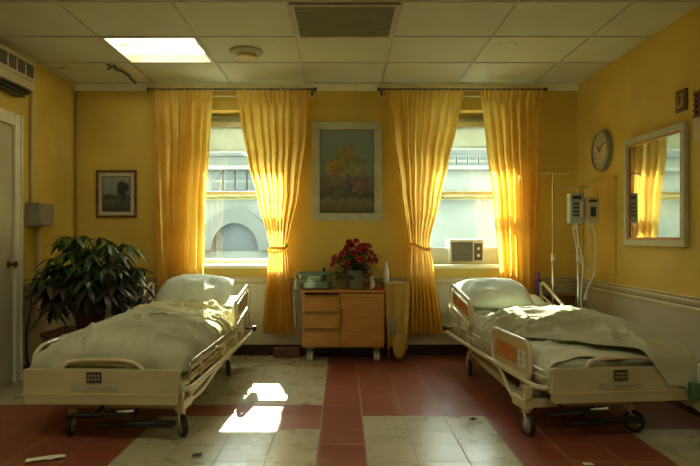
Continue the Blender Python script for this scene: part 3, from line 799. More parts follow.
    mb = MB(); mb.tube([(X, a, c) for a, c in o], .016, 10, True); hr = mb.build('head_rail', M['tube'], e, smooth=True)
    o2 = skew(rrect((y0 + y1) / 2, (z0 + z1) / 2, y1 - y0 - .13, z1 - z0 - .10, .05, 6), k_, y0)
    mb = MB(); mb.tube([(X, a, c) for a, c in o2], .011, 8, True); mb.build('inner_loop', M['tube'], hr, smooth=True)
    N = len(o2); mb = MB(); mb.add([(X - .004, a, c) for a, c in o2] + [(X + .004, a, c) for a, c in o2], [tuple(range(N)), tuple(range(N, 2 * N))] + [(i, (i + 1) % N, N + (i + 1) % N, N + i) for i in range(N)])
    mb.build('inner_panel', M['orange'] if kind == 'panel' else M['frame'], hr)
    for y in (1.42, 1.66): mb = MB(); mb.tube([(X - side * .015, y, .31), (X - side * .015, y, .49)], .012, 8); mb.build('rail_post', M['tube'], hr, smooth=True)
    mb = MB(); mb.tube([(X - side * .04, 1.90, .37), (X + side * .05, 1.90, .37)], .011, 8); mb.tube([(X + side * .03, 1.90, .37), (X + side * .06, 1.90, .37)], .024, 12); mb.build('crank_knob', M['black'], e, smooth=40)
    # wall side rails
    Y_ = -X
    mb = MB(); mb.tube(smooth_path([(Y_, .13, .33), (Y_, .14, .44), (Y_, .20, .50), (Y_, .35, .515), (Y_, .9, .52), (Y_, 1.08, .52), (Y_, 1.14, .47), (Y_, 1.15, .34)], 5), .014, 10)
    mb.tube([(Y_, .14, .40), (Y_, 1.14, .41)], .010, 8); mb.build('wall_side_rail', M['tube'], e, smooth=True)
    mb = MB(); mb.tube(smooth_path([(Y_, 1.35, .36), (Y_, 1.50, .50), (Y_, 1.75, .60), (Y_, 2.05, .73), (Y_, 2.12, .74), (Y_, 2.15, .69), (Y_, 2.10, .36)], 5), .016, 10)
    mb.tube([(Y_, 1.6, .46), (Y_, 2.1, .62)], .010, 8); mb.build('wall_head_rail', M['tube'], e, smooth=True)
    # mattress
    def fm(u, v):
        a = 2 * PI * u
        y = .03 + 2.04 * v
        h = Htop(y) - .362; cz = .362 + h / 2; w = .42
        ca, sa = math.cos(a), math.sin(a); ex = .22
        endk = min(1, min(v, 1 - v) / .03 + .6); endk = min(1, endk)
        x = w * math.copysign(abs(ca) ** ex, ca) * endk; z = cz + h / 2 * math.copysign(abs(sa) ** ex, sa) * endk
        return (x, y, z)
    mb = MB(); mb.grid(fm, 48, 60); nn = 49
    mb.add([fm(i / 48, 0) for i in range(48)], [tuple(range(48))]); mb.add([fm(i / 48, 1) for i in range(48)], [tuple(range(48))])
    mb.build('mattress', M['mattress'], e, smooth=50)
    return e
def place(e, o): o.location = e.location; o.rotation_euler = e.rotation_euler
LB = bed((-1.375, 3.44, 0), math.radians(-2.0), 1, .085, -.05, 'hospital bed at the left with plain tubular side rails and rumpled bedding', 'tubes')
RB = bed((1.625, 3.50, 0), math.radians(6.0), -1, -.20, .10, 'hospital bed at the right with an orange labelled control side rail', 'panel')
# green control pack and white panel on the right bed's outer foot corner
mb = MB(); mb.box(.345, .405, -.135, -.085, .245, .345); mb.build('control_pack', M['green'], RB, bevel=.012)
mb = MB(); mb.box(.407, .44, -.14, -.08, .205, .45); mb.box(.36, .43, -.084, -.05, .29, .31); mb.build('pack_cover', M['white'], RB, bevel=.012)

def bedding(e, name, label, cat, *a, **k):
    o = sheet(name, None, *a, **k); place(e, o); tag(o, label, cat); return o
Hs = lambda o: (lambda y: Htop(y) + o)
# left bed
bedding(LB, 'bed_sheet', 'white rumpled sheet at the head of the left bed', 'sheet', M['sheet'], -.50, .55, .95, 2.05, .43, Hs(.012),
        seed_folds(5, 30, (-.4, .4), (1.0, 1.75), (-.5, .9), (.012, .026), (.012, .024), (.1, .3)), .012, 3, nu=90, nv=90, crown=.02)
fl = seed_folds(21, 11, (-.42, .42), (.05, 1.2), (.9, 2.2), (.011, .026), (.018, .038), (.25, .6)) + seed_folds(22, 9, (-.1, .43), (.2, 1.2), (-.4, .9), (.011, .024), (.018, .036), (.12, .35)) \
   + [(-.2, .75, math.cos(1.0), math.sin(1.0), .03, .05, .4, .6), (-.28, .5, math.cos(1.25), math.sin(1.25), .028, .045, .35, .3), (.3, .7, math.cos(.9), math.sin(.9), .026, .045, .4, -.4), (-.05, .3, math.cos(.5), math.sin(.5), .03, .045, .35, 1.5), (-.1, 1.12, math.cos(.1), math.sin(.1), .03, .05, .3, .5), (-.05, .95, math.cos(.35), math.sin(.35), .035, .05, .5, .5), (.12, .75, math.cos(.6), math.sin(.6), .03, .035, .4, .9), (.15, .55, math.cos(.8), math.sin(.8), .03, .03, .35, 1.2)]
bedding(LB, 'blanket', 'sage grey rumpled blanket on the left bed reaching to the footboard', 'blanket', M['blanket'], -.50, .53, -.10, 1.30, .435, lambda y: Htop(y) + .035,
        fl, .018, 11, bumps=[(-.1, 1.0, .3, .3, .05), (.0, .45, .35, .35, .04)], crown=.07, foot=.006, nu=130, nv=170)
bedding(LB, 'bed_throw', 'cream yellowish throw crumpled across the middle of the left bed', 'throw', M['throw'], -.30, .66, .90, 1.58, .455, lambda y: Htop(y) + .066,
        seed_folds(31, 40, (-.35, .5), (1.0, 1.6), (-.9, 1.4), (.010, .020), (.014, .028), (.08, .25)), .016, 17, nu=100, nv=80, crown=.07, bumps=[(-.1, 1.0, .3, .3, .05)], wob=.12)
# right bed
bedding(RB, 'bed_sheet', 'white creased sheet covering the mattress of the right bed', 'sheet', M['sheet'], -.55, .48, .03, 2.05, .43, lambda y: Htop(y) + .012 - .03 * max(0, 1 - y / .12) ** 2,
        seed_folds(6, 46, (-.42, .4), (.1, 1.9), (-.2, 1.3), (.010, .024), (.012, .024), (.1, .35)), .01, 5, nu=90, nv=170, crown=.02)
fr = seed_folds(41, 11, (-.3, .45), (.05, 1.3), (1.1, 2.3), (.011, .026), (.018, .038), (.25, .6)) + seed_folds(42, 9, (-.45, .3), (.6, 1.4), (-.5, .7), (.011, .024), (.018, .036), (.15, .4))
fr += [(.05, .9, math.cos(2.2), math.sin(2.2), .05, .05, .5, .4), (-.15, 1.1, math.cos(2.4), math.sin(2.4), .04, .045, .4, -.5), (.25, .5, math.cos(1.8), math.sin(1.8), .04, .045, .5, .3)]
fr += [(-.15, 1.2, math.cos(.1), math.sin(.1), .03, .06, .35, .8), (-.1, 1.02, math.cos(-.25), math.sin(-.25), .035, .06, .35, .5), (.05, .86, math.cos(-.45), math.sin(-.45), .03, .055, .4, .3), (.1, .66, math.cos(-.7), math.sin(-.7), .03, .05, .4, .5),
       (.28, .42, math.cos(-1.0), math.sin(-1.0), .025, .05, .35, .2), (.34, .2, math.cos(-1.2), math.sin(-1.2), .022, .045, .25, .2), (.22, .12, math.cos(-.9), math.sin(-.9), .02, .04, .2, .6), (.4, .9, math.cos(1.7), math.sin(1.7), .04, .05, .35, .1)]
def cutr(s, t): return (t - (.70 - (s + .43) * 1.45 + .04 * math.sin(s * 12) + .02 * math.sin(s * 29))) / 1.76
bedding(RB, 'blanket', 'sage green crumpled blanket on the right bed hanging over its foot corner', 'blanket', M['blanket'], -.52, .74, -.24, 1.42, .445, lambda y: Htop(y) + .035,
        fr, .02, 23, bumps=[(.25, 1.05, .22, .3, .08), (.32, .55, .16, .35, .05), (-.15, 1.15, .2, .15, .03)], foot=-.062, crown=.055, nu=150, nv=200, cut=cutr)

# pillows
def pillow(e, lx, ly, lz, rx, rz, label, seed, w=.66, l=.44, h=.19):
    mb = pillow_mesh(w, l, h, seed)
    bm_o = mb.build('pillow', M['pillow'], None, smooth=True)
    bm = bmesh.new(); bm.from_mesh(bm_o.data); bmesh.ops.remove_doubles(bm, verts=bm.verts, dist=.0008); bmesh.ops.recalc_face_normals(bm, faces=bm.faces); bm.to_mesh(bm_o.data); bm.free()
    bm_o.data.polygons.foreach_set('use_smooth', [True] * len(bm_o.data.polygons))
    mx = Matrix.Translation(e.location) @ Matrix.Rotation(e.rotation_euler.z, 4, 'Z') @ Matrix.Translation((lx, ly, lz)) @ Matrix.Rotation(rz, 4, 'Z') @ Matrix.Rotation(rx, 4, 'X')
    bm_o.matrix_world = mx
    tag(bm_o, label, 'pillow', 'hospital pillows')
pillow(LB, .03, 1.78, .705, .40, .04, 'plump white pillow at the head of the left bed', 2.0, .64, .50, .235)
pillow(RB, -.13, 1.76, .69, .34, -.06, 'plump white pillow at the head of the right bed', 7.0, .61, .48, .215)

# ------------------------------------------------------------------ dresser and things
DX0, DX1, DYF, DYB = -.385, .39, 5.66, 5.94
e = empty('rolling_cabinet', ((DX0 + DX1) / 2, (DYF + DYB) / 2, 0), 'orange wooden rolling cabinet with three drawers and a door between the windows', 'cabinet'); 
hw = (DX1 - DX0) / 2; hd = (DYB - DYF) / 2; z0, z1 = .135, .655
mb = MB(); mb.box(-hw, -hw + .02, -hd, hd, z0, z1); mb.box(hw - .02, hw, -hd, hd, z0, z1); mb.box(-hw + .02, hw - .02, -hd, hd, z0, z0 + .02); mb.box(-hw + .02, hw - .02, hd - .01, hd, z0, z1)
mb.box(-.035, -.02, -hd, hd, z0, z1); mb.build('carcass', M['wood'], e, bevel=.003)
mb = MB(); mb.box(-hw - .01, hw + .01, -hd - .015, hd, z1, z1 + .025); mb.build('cabinet_top', M['wood'], e, bevel=.006)
dh = (z1 - z0 - .03) / 3
for k in range(3):
    za = z0 + .012 + k * dh
    mb = MB(); mb.box(-hw + .006, -.036, -hd - .018, -hd - .001, za + .004, za + dh - .006); d_ = mb.build('drawer', M['wood'], e, bevel=.003)
    mb = MB(); mb.box(-hw + .02, -.05, -hd - .024, -hd - .0185, za + dh - .022, za + dh - .015); mb.build('drawer_pull', M['wood_d'], d_, bevel=.002)
mb = MB(); mb.box(-.026, hw - .006, -hd - .018, -hd - .001, z0 + .012, z1 - .008); d_ = mb.build('door', M['wood'], e, bevel=.003)
mb = MB(); mb.box(-.018, -.008, -hd - .028, -hd - .0185, .34, .50); mb.build('door_handle', M['wood_d'], d_, bevel=.002)
for sx in (-1, 1):
    for sy in (-1, 1):
        for q in (0,):
            mb = MB(); x = sx * (hw - .07); y = sy * (hd - .05)
            mb.box(x - .03, x + .03, y - .03, y + .03, .118, .135); mb.tube([(x, y, .12), (x, y, .08)], .01, 8)
            mb.box(x - .034, x - .028, y - .025, y + .025, .035, .1); mb.box(x + .028, x + .034, y - .025, y + .025, .035, .1); mb.box(x - .034, x + .034, y - .025, y + .025, .085, .1)
            c = mb.build('caster', M['grey'], e)
            mb = MB()
            for o_ in (-.013, .013): mb.lathe([(.01, -.011), (.036, -.011), (.039, -.006), (.039, .006), (.036, .011), (.01, .011)], (x + o_, y, .0395), 18, Matrix.Rotation(PI / 2, 3, 'Y'))
            mb.build('wheel', M['white'], c, smooth=40)
TZ = z1 + .026
# tub
tx, ty = WX(316, 5.76), 5.78
e = empty('plastic_tub', (tx, ty, TZ), 'clear plastic tub with a teal rim on the left of the cabinet top', 'tub')
mb = MB()
o0 = rrect(0, 0, .29, .17, .03, 5); o1 = rrect(0, 0, .34, .21, .04, 5); N = len(o0)
mb.add([(a, b, .003) for a, b in o0] + [(a, b, .15) for a, b in o1], [tuple(range(N))] + [(i, (i + 1) % N, N + (i + 1) % N, N + i) for i in range(N)])
mb.build('tub_body', M['plastic_clear'], e, smooth=True)
mb = MB(); mb.tube([(a, b, .152) for a, b in rrect(0, 0, .345, .215, .04, 5)], .010, 8, True); mb.build('rim', M['teal'], e, smooth=True)
mb = MB(); mb.box(-.11, .11, -.06, .06, .006, .07); mb.box(-.08, .05, -.04, .05, .07, .12); mb.build('folded_contents', M['lightblue'], e, bevel=.012)
mb = MB(); mb.lathe([(.01, 0), (.022, 0), (.024, .06), (.014, .085), (.012, .10), (.016, .105), (.016, .13), (.002, .135)], (.075, -.01, .072), 14); mb.build('bottle_in_tub', M['dgrey'], e, smooth=40)
# box
mb = MB(); mb.box(-.06, .06, -.05, .05, 0, .155)
tag(mb.build('cardboard_box', M['tan'], None, bevel=.004, loc=None), 'plain tan cardboard box behind the flower vase on the cabinet', 'box').location = (WX(341, 5.85) + .008, 5.885, TZ)
# small bottles
def bottle(name, x, y, z, h, r, mb_, mc, label):
    e = empty(name, (x, y, z), label, 'bottle')
    mb = MB(); mb.lathe([(r * .9, 0), (r, .006), (r, h * .62), (r * .45, h * .78), (r * .42, h * .84), (.002, h * .84)], n=18); mb.build('bottle_body', mb_, e, smooth=40)
    mb = MB(); mb.lathe([(r * .3, h * .842), (r * .55, h * .842), (r * .55, h), (.002, h)], n=14); mb.build('cap', mc, e, smooth=40)
bottle('pill_bottle', WX(372, 5.76), 5.74, TZ, .16, .024, M['white'], M['redpl'], 'small bottle with a red cap right of the red flowers')
bottle('dark_bottle', WX(299, 5.76) - .02, 5.70, TZ, .135, .020, M['lightblue'], M['dgrey'], 'small bottle with a dark cap at the left end of the cabinet top')
mb = MB(); mb.box(-.05, .05, -.05, .05, 0, .018)
o = tag(mb.build('notebook', M['redpl'], None, bevel=.003), 'small flat red book at the right end of the cabinet top', 'book'); o.location = (WX(379, 5.7) - .01, 5.75, TZ)
# flowers
vx, vy = WX(356, 5.75) , 5.735
e = empty('potted_flowers', (vx, vy, TZ), 'bunch of red flowers in a grey green pot on the cabinet', 'flowers')
mb = MB(); mb.lathe([(.055, 0), (.065, .01), (.078, .14), (.086, .165), (.086, .18), (.076, .18), (.07, .15), (.01, .148)], n=28); mb.build('flower_pot', M['ceramic'], e, smooth=40)
rnd = random.Random(8)
mb = MB(); mb2 = MB()
def leaf(mb, base, dirv, up, L, w, droop=.3, n=4, fold=.12):
    d = dirv.normalized(); s_ = d.cross(up).normalized()
    if s_.length < .1: s_ = Vector((1, 0, 0))
    nrm = s_.cross(d).normalized()
    if nrm.z < 0: nrm = -nrm
    vs = []
    for i in range(n + 1):
        t = i / n; c = base + d * (L * t) - Vector((0, 0, 1)) * (droop * L * t * t); ww = w * math.sin(PI * min(.97, t * .9 + .06)) ** .8
        if i == n: ww = .001
        vs += [c - s_ * ww + nrm * fold * w, c - nrm * fold * w * .3, c + s_ * ww + nrm * fold * w]
    fs = []
    for i in range(n):
        a = i * 3; fs += [(a, a + 1, a + 4, a + 3), (a + 1, a + 2, a + 5, a + 4)]
    mb.add(vs, fs)
Z = Vector((0, 0, 1))
for k in range(330):
    a = rnd.uniform(0, 2 * PI); r = rnd.uniform(.01, .20); h = rnd.uniform(.16, .42) - r * .45
    p = Vector((math.cos(a) * r, math.sin(a) * r * .75, h)); d = Vector((math.cos(a), math.sin(a), rnd.uniform(-.3, .7)))
    leaf(mb, p, d, Z, rnd.uniform(.05, .09), rnd.uniform(.012, .02))
mb.build('foliage', M['leaf'], e, smooth=True)
mb = MB()
blooms = []
for k in range(34):
    for _ in range(60):
        a = rnd.uniform(0, 2 * PI); q = rnd.random() ** .5
        p = Vector((math.cos(a) * q * .22, math.sin(a) * q * .15 - .02, .46 - .17 * q * q + rnd.uniform(-.07, .02)))
        if all((p - b).length > .050 for b in blooms): blooms.append(p); break
for p in blooms:
    mb.tube([(p.x * .2, p.y * .2, .14), (p.x * .7, p.y * .7, p.z * .6 + .05), p - Vector((0, 0, .01))], .003, 5)
mb.build('stems', M['stem'], e, smooth=True)
for p in blooms:
    mb = MB(); out = Vector((p.x, p.y * .9 - .12, .14)).normalized()
    for ring, (cnt, el, L) in enumerate(((10, .15, .040), (9, .55, .036), (7, .95, .030), (5, 1.25, .022))):
        for i in range(cnt):
            a = 2 * PI * (i + .5 * ring) / cnt + rnd.uniform(-.1, .1)
            u = out.orthogonal().normalized(); w = out.cross(u)
            d = (u * math.cos(a) + w * math.sin(a)) * math.cos(el) + out * math.sin(el)
            leaf(mb, p, d, out, L, .010, .15, 3)
    mb.build('blossom', M['petal'], e, smooth=True)
# towel hanging at the left of the cabinet
def hang(name, m, x0, x1, ya, yb, zt, zb, folds, label, cat, seed, along='x'):
    def fn(u, v):
        z = zt + (zb - zt) * v + (.02 * math.sin(u * 7 + seed) if v > .95 else 0)
        off = .012 * math.sin(u * folds * 6.28 + seed) * (.4 + v) + .006 * noise.noise(Vector((u * 4, v * 4, seed)))
        wob = 1 - .12 * math.sin(v * 2.5 + seed)
        if along == 'x': return ((x0 + x1) / 2 + (x1 - x0) * (u - .5) * wob, ya + (yb - ya) * v + off, z)
        return (x0 + (x1 - x0) * v + off, (ya + yb) / 2 + (yb - ya) * (u - .5) * wob, z)
    mb = MB(); mb.grid(fn, 36, 40); o = mb.build(name, m, None, smooth=80, solid=.006)
    return tag(o, label, cat)
hang('hand_towel', M['towel'], DX0 - .085, DX0 - .045, 5.64, 5.78, .69, .33, 1.2, 'pale grey towel hanging down beside the left side of the cabinet', 'towel', 2)
# side stand with draped mustard cloth
sx0, sx1 = WX(388 - 19, 5.86), WX(404, 5.86)
e = empty('side_stand', (.395 + .02 + .105, 5.845, 0), 'narrow cream side stand right of the cabinet against the wall', 'side table')
w_ = .10
mb = MB(); mb.box(-w_, w_, -.10, .09, .715, .74); mb.build('stand_top', M['rail'], e, bevel=.005)
for sx in (-1, 1):
    for sy in (-.09, .07): mb = MB(); mb.box(sx * (w_ - .02) - .012, sx * (w_ - .02) + .012, sy, sy + .024, 0, .714); mb.build('leg', M['wood_d'], e, bevel=.003)
mb = MB(); mb.box(-w_ + .02, w_ - .02, -.08, .07, .2, .215); mb.build('lower_shelf', M['rail'], e)
hang('draped_cloth', M['drape'], WX(386, 5.73), WX(408, 5.73), 5.722, 5.70, .735, .13, 2.2, 'mustard cloth hanging in folds from the side stand', 'cloth', 5)
mb = MB(); mb.lathe([(.015, .0), (.035, .01), (.055, .06), (.06, .13), (.05, .19), (.045, .21), (.05, .225), (.01, .222)], n=20, sy=.7)
o = tag(mb.build('cloth_bag', M['drape'], None, smooth=True), 'small mustard drawstring bag hanging at the foot of the draped cloth', 'bag'); o.location = (WX(399, 5.62), 5.62, .04); o['label'] = 'small mustard coloured cloth bag on the floor below the draped cloth'
mb = MB(); mb.lathe([(.012, 0), (.022, .02), (.026, .09), (.02, .15), (.008, .19), (.002, .2)], n=16, sy=.6)
o = tag(mb.build('grey_pouch', M['grey'], None, smooth=True), 'slim grey pouch standing in the top of the mustard bag', 'pouch'); o.location = (WX(393, 5.62), 5.62, .262)
bottle('white_bottle', WX(386, 5.8), 5.82, .741, .20, .03, M['white'], M['white'], 'tall white bottle standing on the side stand')
# low dark object beneath left of cabinet
mb = MB(); mb.box(-.13, .13, -.06, .06, 0, .095)
o = tag(mb.build('shoe_box', M['wood_d'], None, bevel=.006), 'low dark brown box on the floor left of the cabinet', 'box'); o.location = (WX(287, 5.88), 5.90, 0)

# ------------------------------------------------------------------ plant
e = empty('low_table', (-2.26, 5.02, 0), 'low reddish wooden table carrying the potted plant', 'table')
mb = MB(); mb.box(-.17, .27, -.22, .22, .375, .405); mb.build('table_top', M['redwood'], e, bevel=.006)
for sx in (-1, 1):
    for sy in (-1, 1): mb = MB(); mb.box(.05 + sx * .18 - .02, .05 + sx * .18 + .02, sy * .18 - .02, sy * .18 + .02, 0, .374); mb.build('leg', M['redwood'], e, bevel=.004)
e = empty('potted_plant', (-2.12, 5.03, .406), 'large dark leafy umbrella plant in a pot beside the left bed', 'plant')
mb = MB(); mb.lathe([(.09, 0), (.1, .005), (.13, .17), (.145, .175), (.145, .2), (.125, .2), (.12, .17), (.01, .17)], n=28); mb.build('pot', M['terracotta'], e, smooth=40)
mb = MB(); mb.lathe([(.01, .16), (.118, .165), (.01, .175)], n=16); mb.build('soil', M['stem'], e)
rnd = random.Random(5)
LM = [MB(), MB(), MB()]; sm = MB()
for k in range(135):
    a = rnd.uniform(0, 2 * PI)
    el = math.asin(rnd.uniform(-.62, 1.0))
    R_ = rnd.uniform(.60, 1.08) if k > 20 else rnd.uniform(.25, .6)
    d = Vector((math.cos(a) * math.cos(el) * .43, math.sin(a) * math.cos(el) * .36, math.sin(el) * (.40 if el > 0 else .42)))
    tip = Vector((0, 0, .40)) + d * R_
    base = Vector((rnd.uniform(-.04, .04), rnd.uniform(-.04, .04), .17 + rnd.uniform(0, .1)))
    mid = (base + tip) / 2 + Vector((0, 0, .07))
    pts = smooth_path([base, mid, tip], 4); sm.tube(pts, .006, 5, rs=[.007 - .004 * i / len(pts) for i in range(len(pts))])
    out = Vector((math.cos(a), math.sin(a), .1)).normalized()
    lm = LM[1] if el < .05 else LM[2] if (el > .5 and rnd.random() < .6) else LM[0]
    nl = rnd.choice((5, 6, 7)); u = out.cross(Z).normalized()
    for i in range(nl):
        b = (i / (nl - 1) - .5) * 2 * 2.2
        dd = out * math.cos(b) + u * math.sin(b) + Vector((0, 0, rnd.uniform(-.55, .05)))
        leaf(lm, tip, dd, Z, rnd.uniform(.11, .175) * (1 - .12 * abs(b) / 2.3), rnd.uniform(.018, .028), rnd.uniform(.25, .8), 4)
sm.build('stems', M['stem'], e, smooth=True)
# keep the foliage inside the corner
for lm in LM: lm.v = [(max(x, -.54), min(y, .93), max(z, .02)) for x, y, z in lm.v]
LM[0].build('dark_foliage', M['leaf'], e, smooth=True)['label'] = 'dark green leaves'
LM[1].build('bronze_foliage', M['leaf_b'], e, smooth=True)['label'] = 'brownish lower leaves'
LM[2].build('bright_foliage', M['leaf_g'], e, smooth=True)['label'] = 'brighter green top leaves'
mb = MB(); mb.tube(smooth_path([(XL + .03, 4.98 + .12, .64), (XL + .035, 5.06, .52), (XL + .03, 5.03, .40), (XL + .028, 5.03, .2), (XL + .028, 5.05, .11)]), .009, 7)
tag(mb.build('wall_cable', M['black'], smooth=True), 'short black cable hanging on the left wall below the chair rail', 'cable')

# ------------------------------------------------------------------ IV poles
def iv_pole(x, y, zt, label, hooks=True, arm=.14, lr=.17):
    e = empty('iv_pole', (x, y, 0), label, 'iv pole')
    mb = MB(); mb.tube([(0, 0, .07), (0, 0, 1.0)], .013, 12); mb.tube([(0, 0, .98), (0, 0, zt)], .009, 12); mb.build('pole', M['chrome'], e, smooth=40)
    mb = MB(); mb.tube([(0, 0, .96), (0, 0, 1.02)], .018, 12); mb.build('collar', M['white'], e, smooth=40)
    for k in range(5):
        a = 2 * PI * k / 5 + .3; c, s_ = math.cos(a), math.sin(a)
        mb = MB(); mb.tube([(0, 0, .09), (c * lr, s_ * lr, .065)], .011, 8); l = mb.build('leg', M['grey'], e, smooth=40)
        mb = MB(); mb.lathe([(.005, -.01), (.025, -.01), (.025, .01), (.005, .01)], (c * lr, s_ * lr, .0255), 14, Matrix.Rotation(a, 3, 'Z') @ Matrix.Rotation(PI / 2, 3, 'X')); mb.tube([(c * lr, s_ * lr, .065), (c * lr, s_ * lr, .045)], .007, 6); mb.build('wheel', M['black'], l, smooth=40)
    if hooks:
        mb = MB(); mb.tube([(-arm, 0, zt), (arm, 0, zt)], .007, 8)
        for s_ in (-1, 1):
            mb.tube(smooth_path([(s_ * arm, 0, zt), (s_ * (arm + .015), 0, zt - .012), (s_ * (arm + .02), 0, zt + .02)], 4), .005, 6)
            mb.tube([(s_ * arm * .5, 0, zt), (s_ * arm * .5, 0, zt - .03)], .004, 6)
        mb.build('hook_bar', M['tube'], e, smooth=True)
    return e
iv_pole(WX(554.5, 5.52), 5.56, WZ(174, 5.6), 'tall bare iv pole with a cross bar behind the right bed', True, .13, .11)
px_, py_ = WX(581, 5.30), 5.36
P2 = iv_pole(px_, py_, WZ(187, 5.34), 'iv pole carrying two infusion pumps near the right wall', True, .07)
def pump(px, wpx, ytop, ybot, label, face):
    d = 5.25; x = WX(px, d); w = wpx / F * d; zt, zb = WZ(ytop, d), WZ(ybot, d); h = zt - zb
    e = empty('infusion_pump', (x, d, zb), label, 'infusion pump')
    mb = MB(); mb.box(-w / 2, w / 2, 0, .085, 0, h); mb.build('pump_case', M['lightblue'] if face == 0 else M['rail'], e, bevel=.01)
    mb = MB(); mb.box(-w * .32, w * .32, -.004, -.0005, h * .80, h * .90); mb.build('display', M['screen'], e)
    if face == 0:
        mb = MB()
        for k in range(4): mb.box(-w * .3, w * .16, -.005, -.0005, h * (.22 + k * .13), h * (.29 + k * .13))
        mb.build('keypad', M['dgrey'], e)
        mb = MB(); mb.box(w * .22, w * .40, -.005, -.0005, h * .2, h * .7); mb.build('button_column', M['white'], e)
    else:
        mb = MB(); mb.box(-w * .18, w * .22, -.005, -.0005, h * .25, h * .62); mb.build('keypad', M['screen'], e)
    mb = MB(); mb.lathe([(.004, -.05), (.012, -.05), (.014, -.01), (.006, .0), (.002, 0)], (0, .03, 0), 12); mb.build('drip_chamber', M['white'], e, smooth=40)
    return e
pump(577, 14, 193, 223, 'pale blue grey infusion pump with a keypad, left one on the pole', 0)
pump(593, 12.5, 197, 223, 'cream infusion pump with a single blue square, right one on the pole', 1)
def tubing(pts, label):
    mb = MB(); mb.tube(smooth_path(pts, 6), .0065, 7); tag(mb.build('infusion_tube', M['white'], smooth=True), label, 'tube', 'infusion tubes')
def pt(px, py, d): return (WX(px, d), d, WZ(py, d))
tubing([pt(577, 226, 5.24), pt(579, 245, 5.2), pt(583, 262, 5.18), pt(582, 280, 5.15), pt(581, 300, 5.1), pt(582, 312, 5.05)], 'thin tube running down from the left pump straight to the bed')
tubing([pt(573, 226, 5.24), pt(575, 240, 5.23), pt(580, 262, 5.22), pt(590, 268, 5.22), pt(593, 278, 5.22), pt(587, 290, 5.2), pt(584, 300, 5.15)], 'thin tube crossing and curling from the left pump')
tubing([pt(593, 226, 5.24), pt(595, 240, 5.2), pt(595, 262, 5.18), pt(594, 276, 5.16), pt(588, 286, 5.14), pt(586, 300, 5.1)], 'thin tube hanging from the right pump')
# bedside locker and purple bottle
e = empty('bedside_locker', (2.03, 5.815, 0), 'low wooden bedside locker in the corner behind the right bed', 'bedside locker')
mb = MB(); mb.box(-.15, .17, -.12, .15, .04, .60); mb.build('locker_body', M['wood_d'], e, bevel=.005)
mb = MB(); mb.box(-.18, .18, -.135, .155, .601, .622); mb.build('locker_top', M['wood_d'], e, bevel=.004)
mb = MB(); mb.box(-.16, .16, -.137, -.131, .42, .58); d_ = mb.build('drawer', M['wood_d'], e)
mb = MB(); mb.lathe([(.002, .02), (.012, .018), (.01, 0), (.002, 0)], (0, -.138, .5), 12, Matrix.Rotation(PI / 2, 3, 'X')); mb.build('knob', M['grey'], d_, smooth=True)
for sx in (-1, 1):
    for sy in (-.11, .13): mb = MB(); mb.box(sx * .15 - .015, sx * .15 + .015, sy - .015, sy + .015, 0, .04); mb.build('leg', M['wood_d'], e)
bottle('purple_bottle', WX(539, 5.72), 5.74, .623, .22, .032, M['purple'], M['purple'], 'dark purple bottle behind the head of the right bed')

# ------------------------------------------------------------------ floor litter
mb = MB(); random.seed(3)
def crumple(name, m, x, y, w, l, h, label, cat, rz=0, seed=1):
    def fn(u, v): return ((u - .5) * w, (v - .5) * l, h * (.5 + .5 * noise.noise(Vector((u * 4, v * 4, seed)))) + .002)
    mb = MB(); mb.grid(fn, 14, 14); o = mb.build(name, m, None, solid=.002); o.location = (x, y, 0); o.rotation_euler.z = rz; tag(o, label, cat)
def fl_(px, py): d = CZ * F / (py - 238); return WX(px, d), d
x, y = fl_(46, 460); crumple('paper_strip', M['sheet'], x, y, .19, .05, .02, 'pale strip of paper lying on the red floor in front of the left bed', 'paper', .35, 2)
x, y = fl_(197, 456.5); crumple('dark_scrap', M['dgrey'], x, y, .05, .035, .02, 'small dark scrap lying on the cream tiles in the aisle', 'scrap', .2, 3)
x, y = fl_(588, 465); crumple('pale_scrap', M['sheet'], x, y, .05, .03, .01, 'tiny pale scrap at the bottom edge before the right bed', 'scrap', 0, 4)
x, y = fl_(473, 419.5); crumple('leaf_scrap', M['stem'], x, y, .045, .03, .012, 'small brown scrap at the back corner of the large cream tile field', 'scrap', .5, 5)

# ------------------------------------------------------------------ outside
e = empty('building', (0, 16, -6), 'pale stone building with windows and an arch seen through both windows', 'building')
mb = MB(); mb.box(-14, 14, 0, 6, 0, 11.2); mb.build('wall', M['build'], e)
mb = MB()
def oz(py): return WZ(py, 15.9) + 6
def ox(px): return WX(px, 15.9)
for py in (168, 196): mb.box(-14, 14, -.25, -.01, oz(py + 2), oz(py - 2))
mb.build('ledge', M['build'], e)
mb = MB(); mb.box(-14, 14, -.15, -.01, oz(156), oz(100)); mb.build('upper_band', M['build2'], e)
for px in (217, 229, 241, 253, 428, 439, 450, 461, 472, 483, 494):
    y0_, y1_ = (170, 192) if px < 300 else (156, 167)
    mb = MB(); mb.box(ox(px - 5), ox(px + 5), -.22 if px > 300 else -.08, -.02, oz(y1_), oz(y0_)); w_ = mb.build('window', M['build'], e)
    yy = -.26 if px > 300 else -.12; m_ = (oz(y1_) + oz(y0_)) / 2
    mb = MB(); mb.box(ox(px - 4), ox(px + 4), yy, yy + .03, oz(y1_ - 1), m_ - .04); mb.box(ox(px - 4), ox(px + 4), yy, yy + .03, m_ + .04, oz(y0_ + 1)); mb.build('pane', M['bglass'], w_)
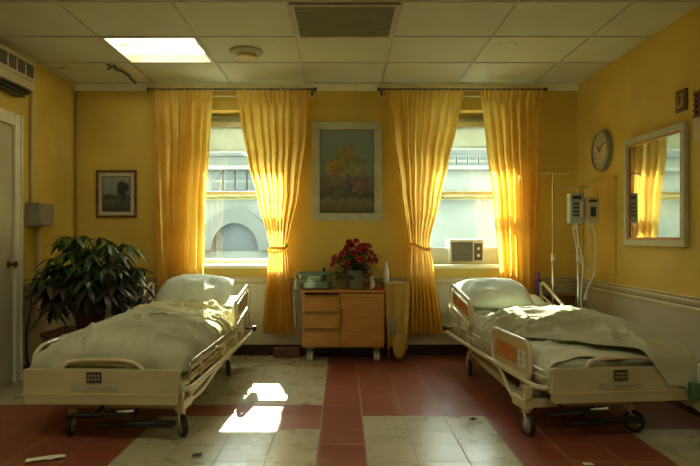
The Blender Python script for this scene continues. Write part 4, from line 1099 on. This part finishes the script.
# arch on the left
cx, cz, r0, r1 = ox(236), oz(250), .62, .95
mb = MB(); arc = [(cx + r1 * math.cos(a), cz + r1 * 1.15 * math.sin(a)) for a in [PI * k / 20 for k in range(21)]] ; inn = [(cx + r0 * math.cos(a), cz + r0 * 1.15 * math.sin(a)) for a in [PI * k / 20 for k in range(21)]]
mb.add([(a, -.30, b) for a, b in arc] + [(a, -.30, b) for a, b in inn] + [(a, -.01, b) for a, b in arc] + [(a, -.01, b) for a, b in inn],
       [(i, i + 1, 22 + i, 21 + i) for i in range(20)] + [(i, 42 + i, 43 + i, i + 1) for i in range(20)] + [(21 + i, 22 + i, 64 + i, 63 + i) for i in range(20)])
mb.build('arch_surround', M['build2'], e)
mb = MB(); mb.add([(a, -.05, b) for a, b in inn], [tuple(range(21))]); mb.build('arch_opening', M['bglass'], e)
mb = MB(); mb.box(-14, 14, -1.2, -.02, 0, oz(262)); mb.build('lower_storey', M['build'], e)
mb = MB(); mb.box(-60, 60, 6.6, 60, -6.3, -6.02); o = mb.build('ground', M['street']); o['kind'] = 'structure'

# ------------------------------------------------------------------ lights, world, camera
w = bpy.data.worlds.new('World'); sc.world = w; w.use_nodes = True
bg = w.node_tree.nodes['Background']; bg.inputs['Color'].default_value = (.90, 1.0, .93, 1); bg.inputs['Strength'].default_value = 11
sl = bpy.data.lights.new('sun', 'SUN'); sl.energy = 20; sl.color = (1, .95, .76); sl.angle = math.radians(.6)
so = bpy.data.objects.new('sun', sl); col.objects.link(so)
so.rotation_euler = Vector((.22, -1, -.80)).to_track_quat('-Z', 'Y').to_euler()
so.location = (-3, 14, 9)
# daylight sampled through the window openings
for i, wn in enumerate((W1, W2)):
    l = bpy.data.lights.new('window_daylight', 'AREA'); l.shape = 'RECTANGLE'; l.size = wn[1] - wn[0] - .1; l.size_y = wn[3] - wn[2] - .1
    l.cycles.is_portal = True
    o = bpy.data.objects.new('window_daylight', l); col.objects.link(o); o.location = ((wn[0] + wn[1]) / 2, YB + .36, (wn[2] + wn[3]) / 2); o.rotation_euler = (-PI / 2, 0, 0)
cd = bpy.data.cameras.new('Camera'); cam = bpy.data.objects.new('Camera', cd); col.objects.link(cam)
cam.location = (0, 0, CZ); cam.rotation_euler = (PI / 2, 0, 0)
cd.sensor_width = 36; cd.lens = 36 * F / 700; cd.shift_x = 7 / 700; cd.shift_y = 5 / 700; cd.clip_start = .05
sc.camera = cam
vs_ = sc.view_settings; vs_.view_transform = 'Standard'; vs_.look = 'None'; vs_.gamma = 1; vs_.use_curve_mapping = False
vs_.exposure = 0.72
sc.cycles.use_denoising = True
sc.cycles.max_bounces = 10; sc.cycles.diffuse_bounces = 6; sc.cycles.transparent_max_bounces = 12; sc.cycles.sample_clamp_indirect = 6
sc.cycles.caustics_reflective = False; sc.cycles.caustics_refractive = False
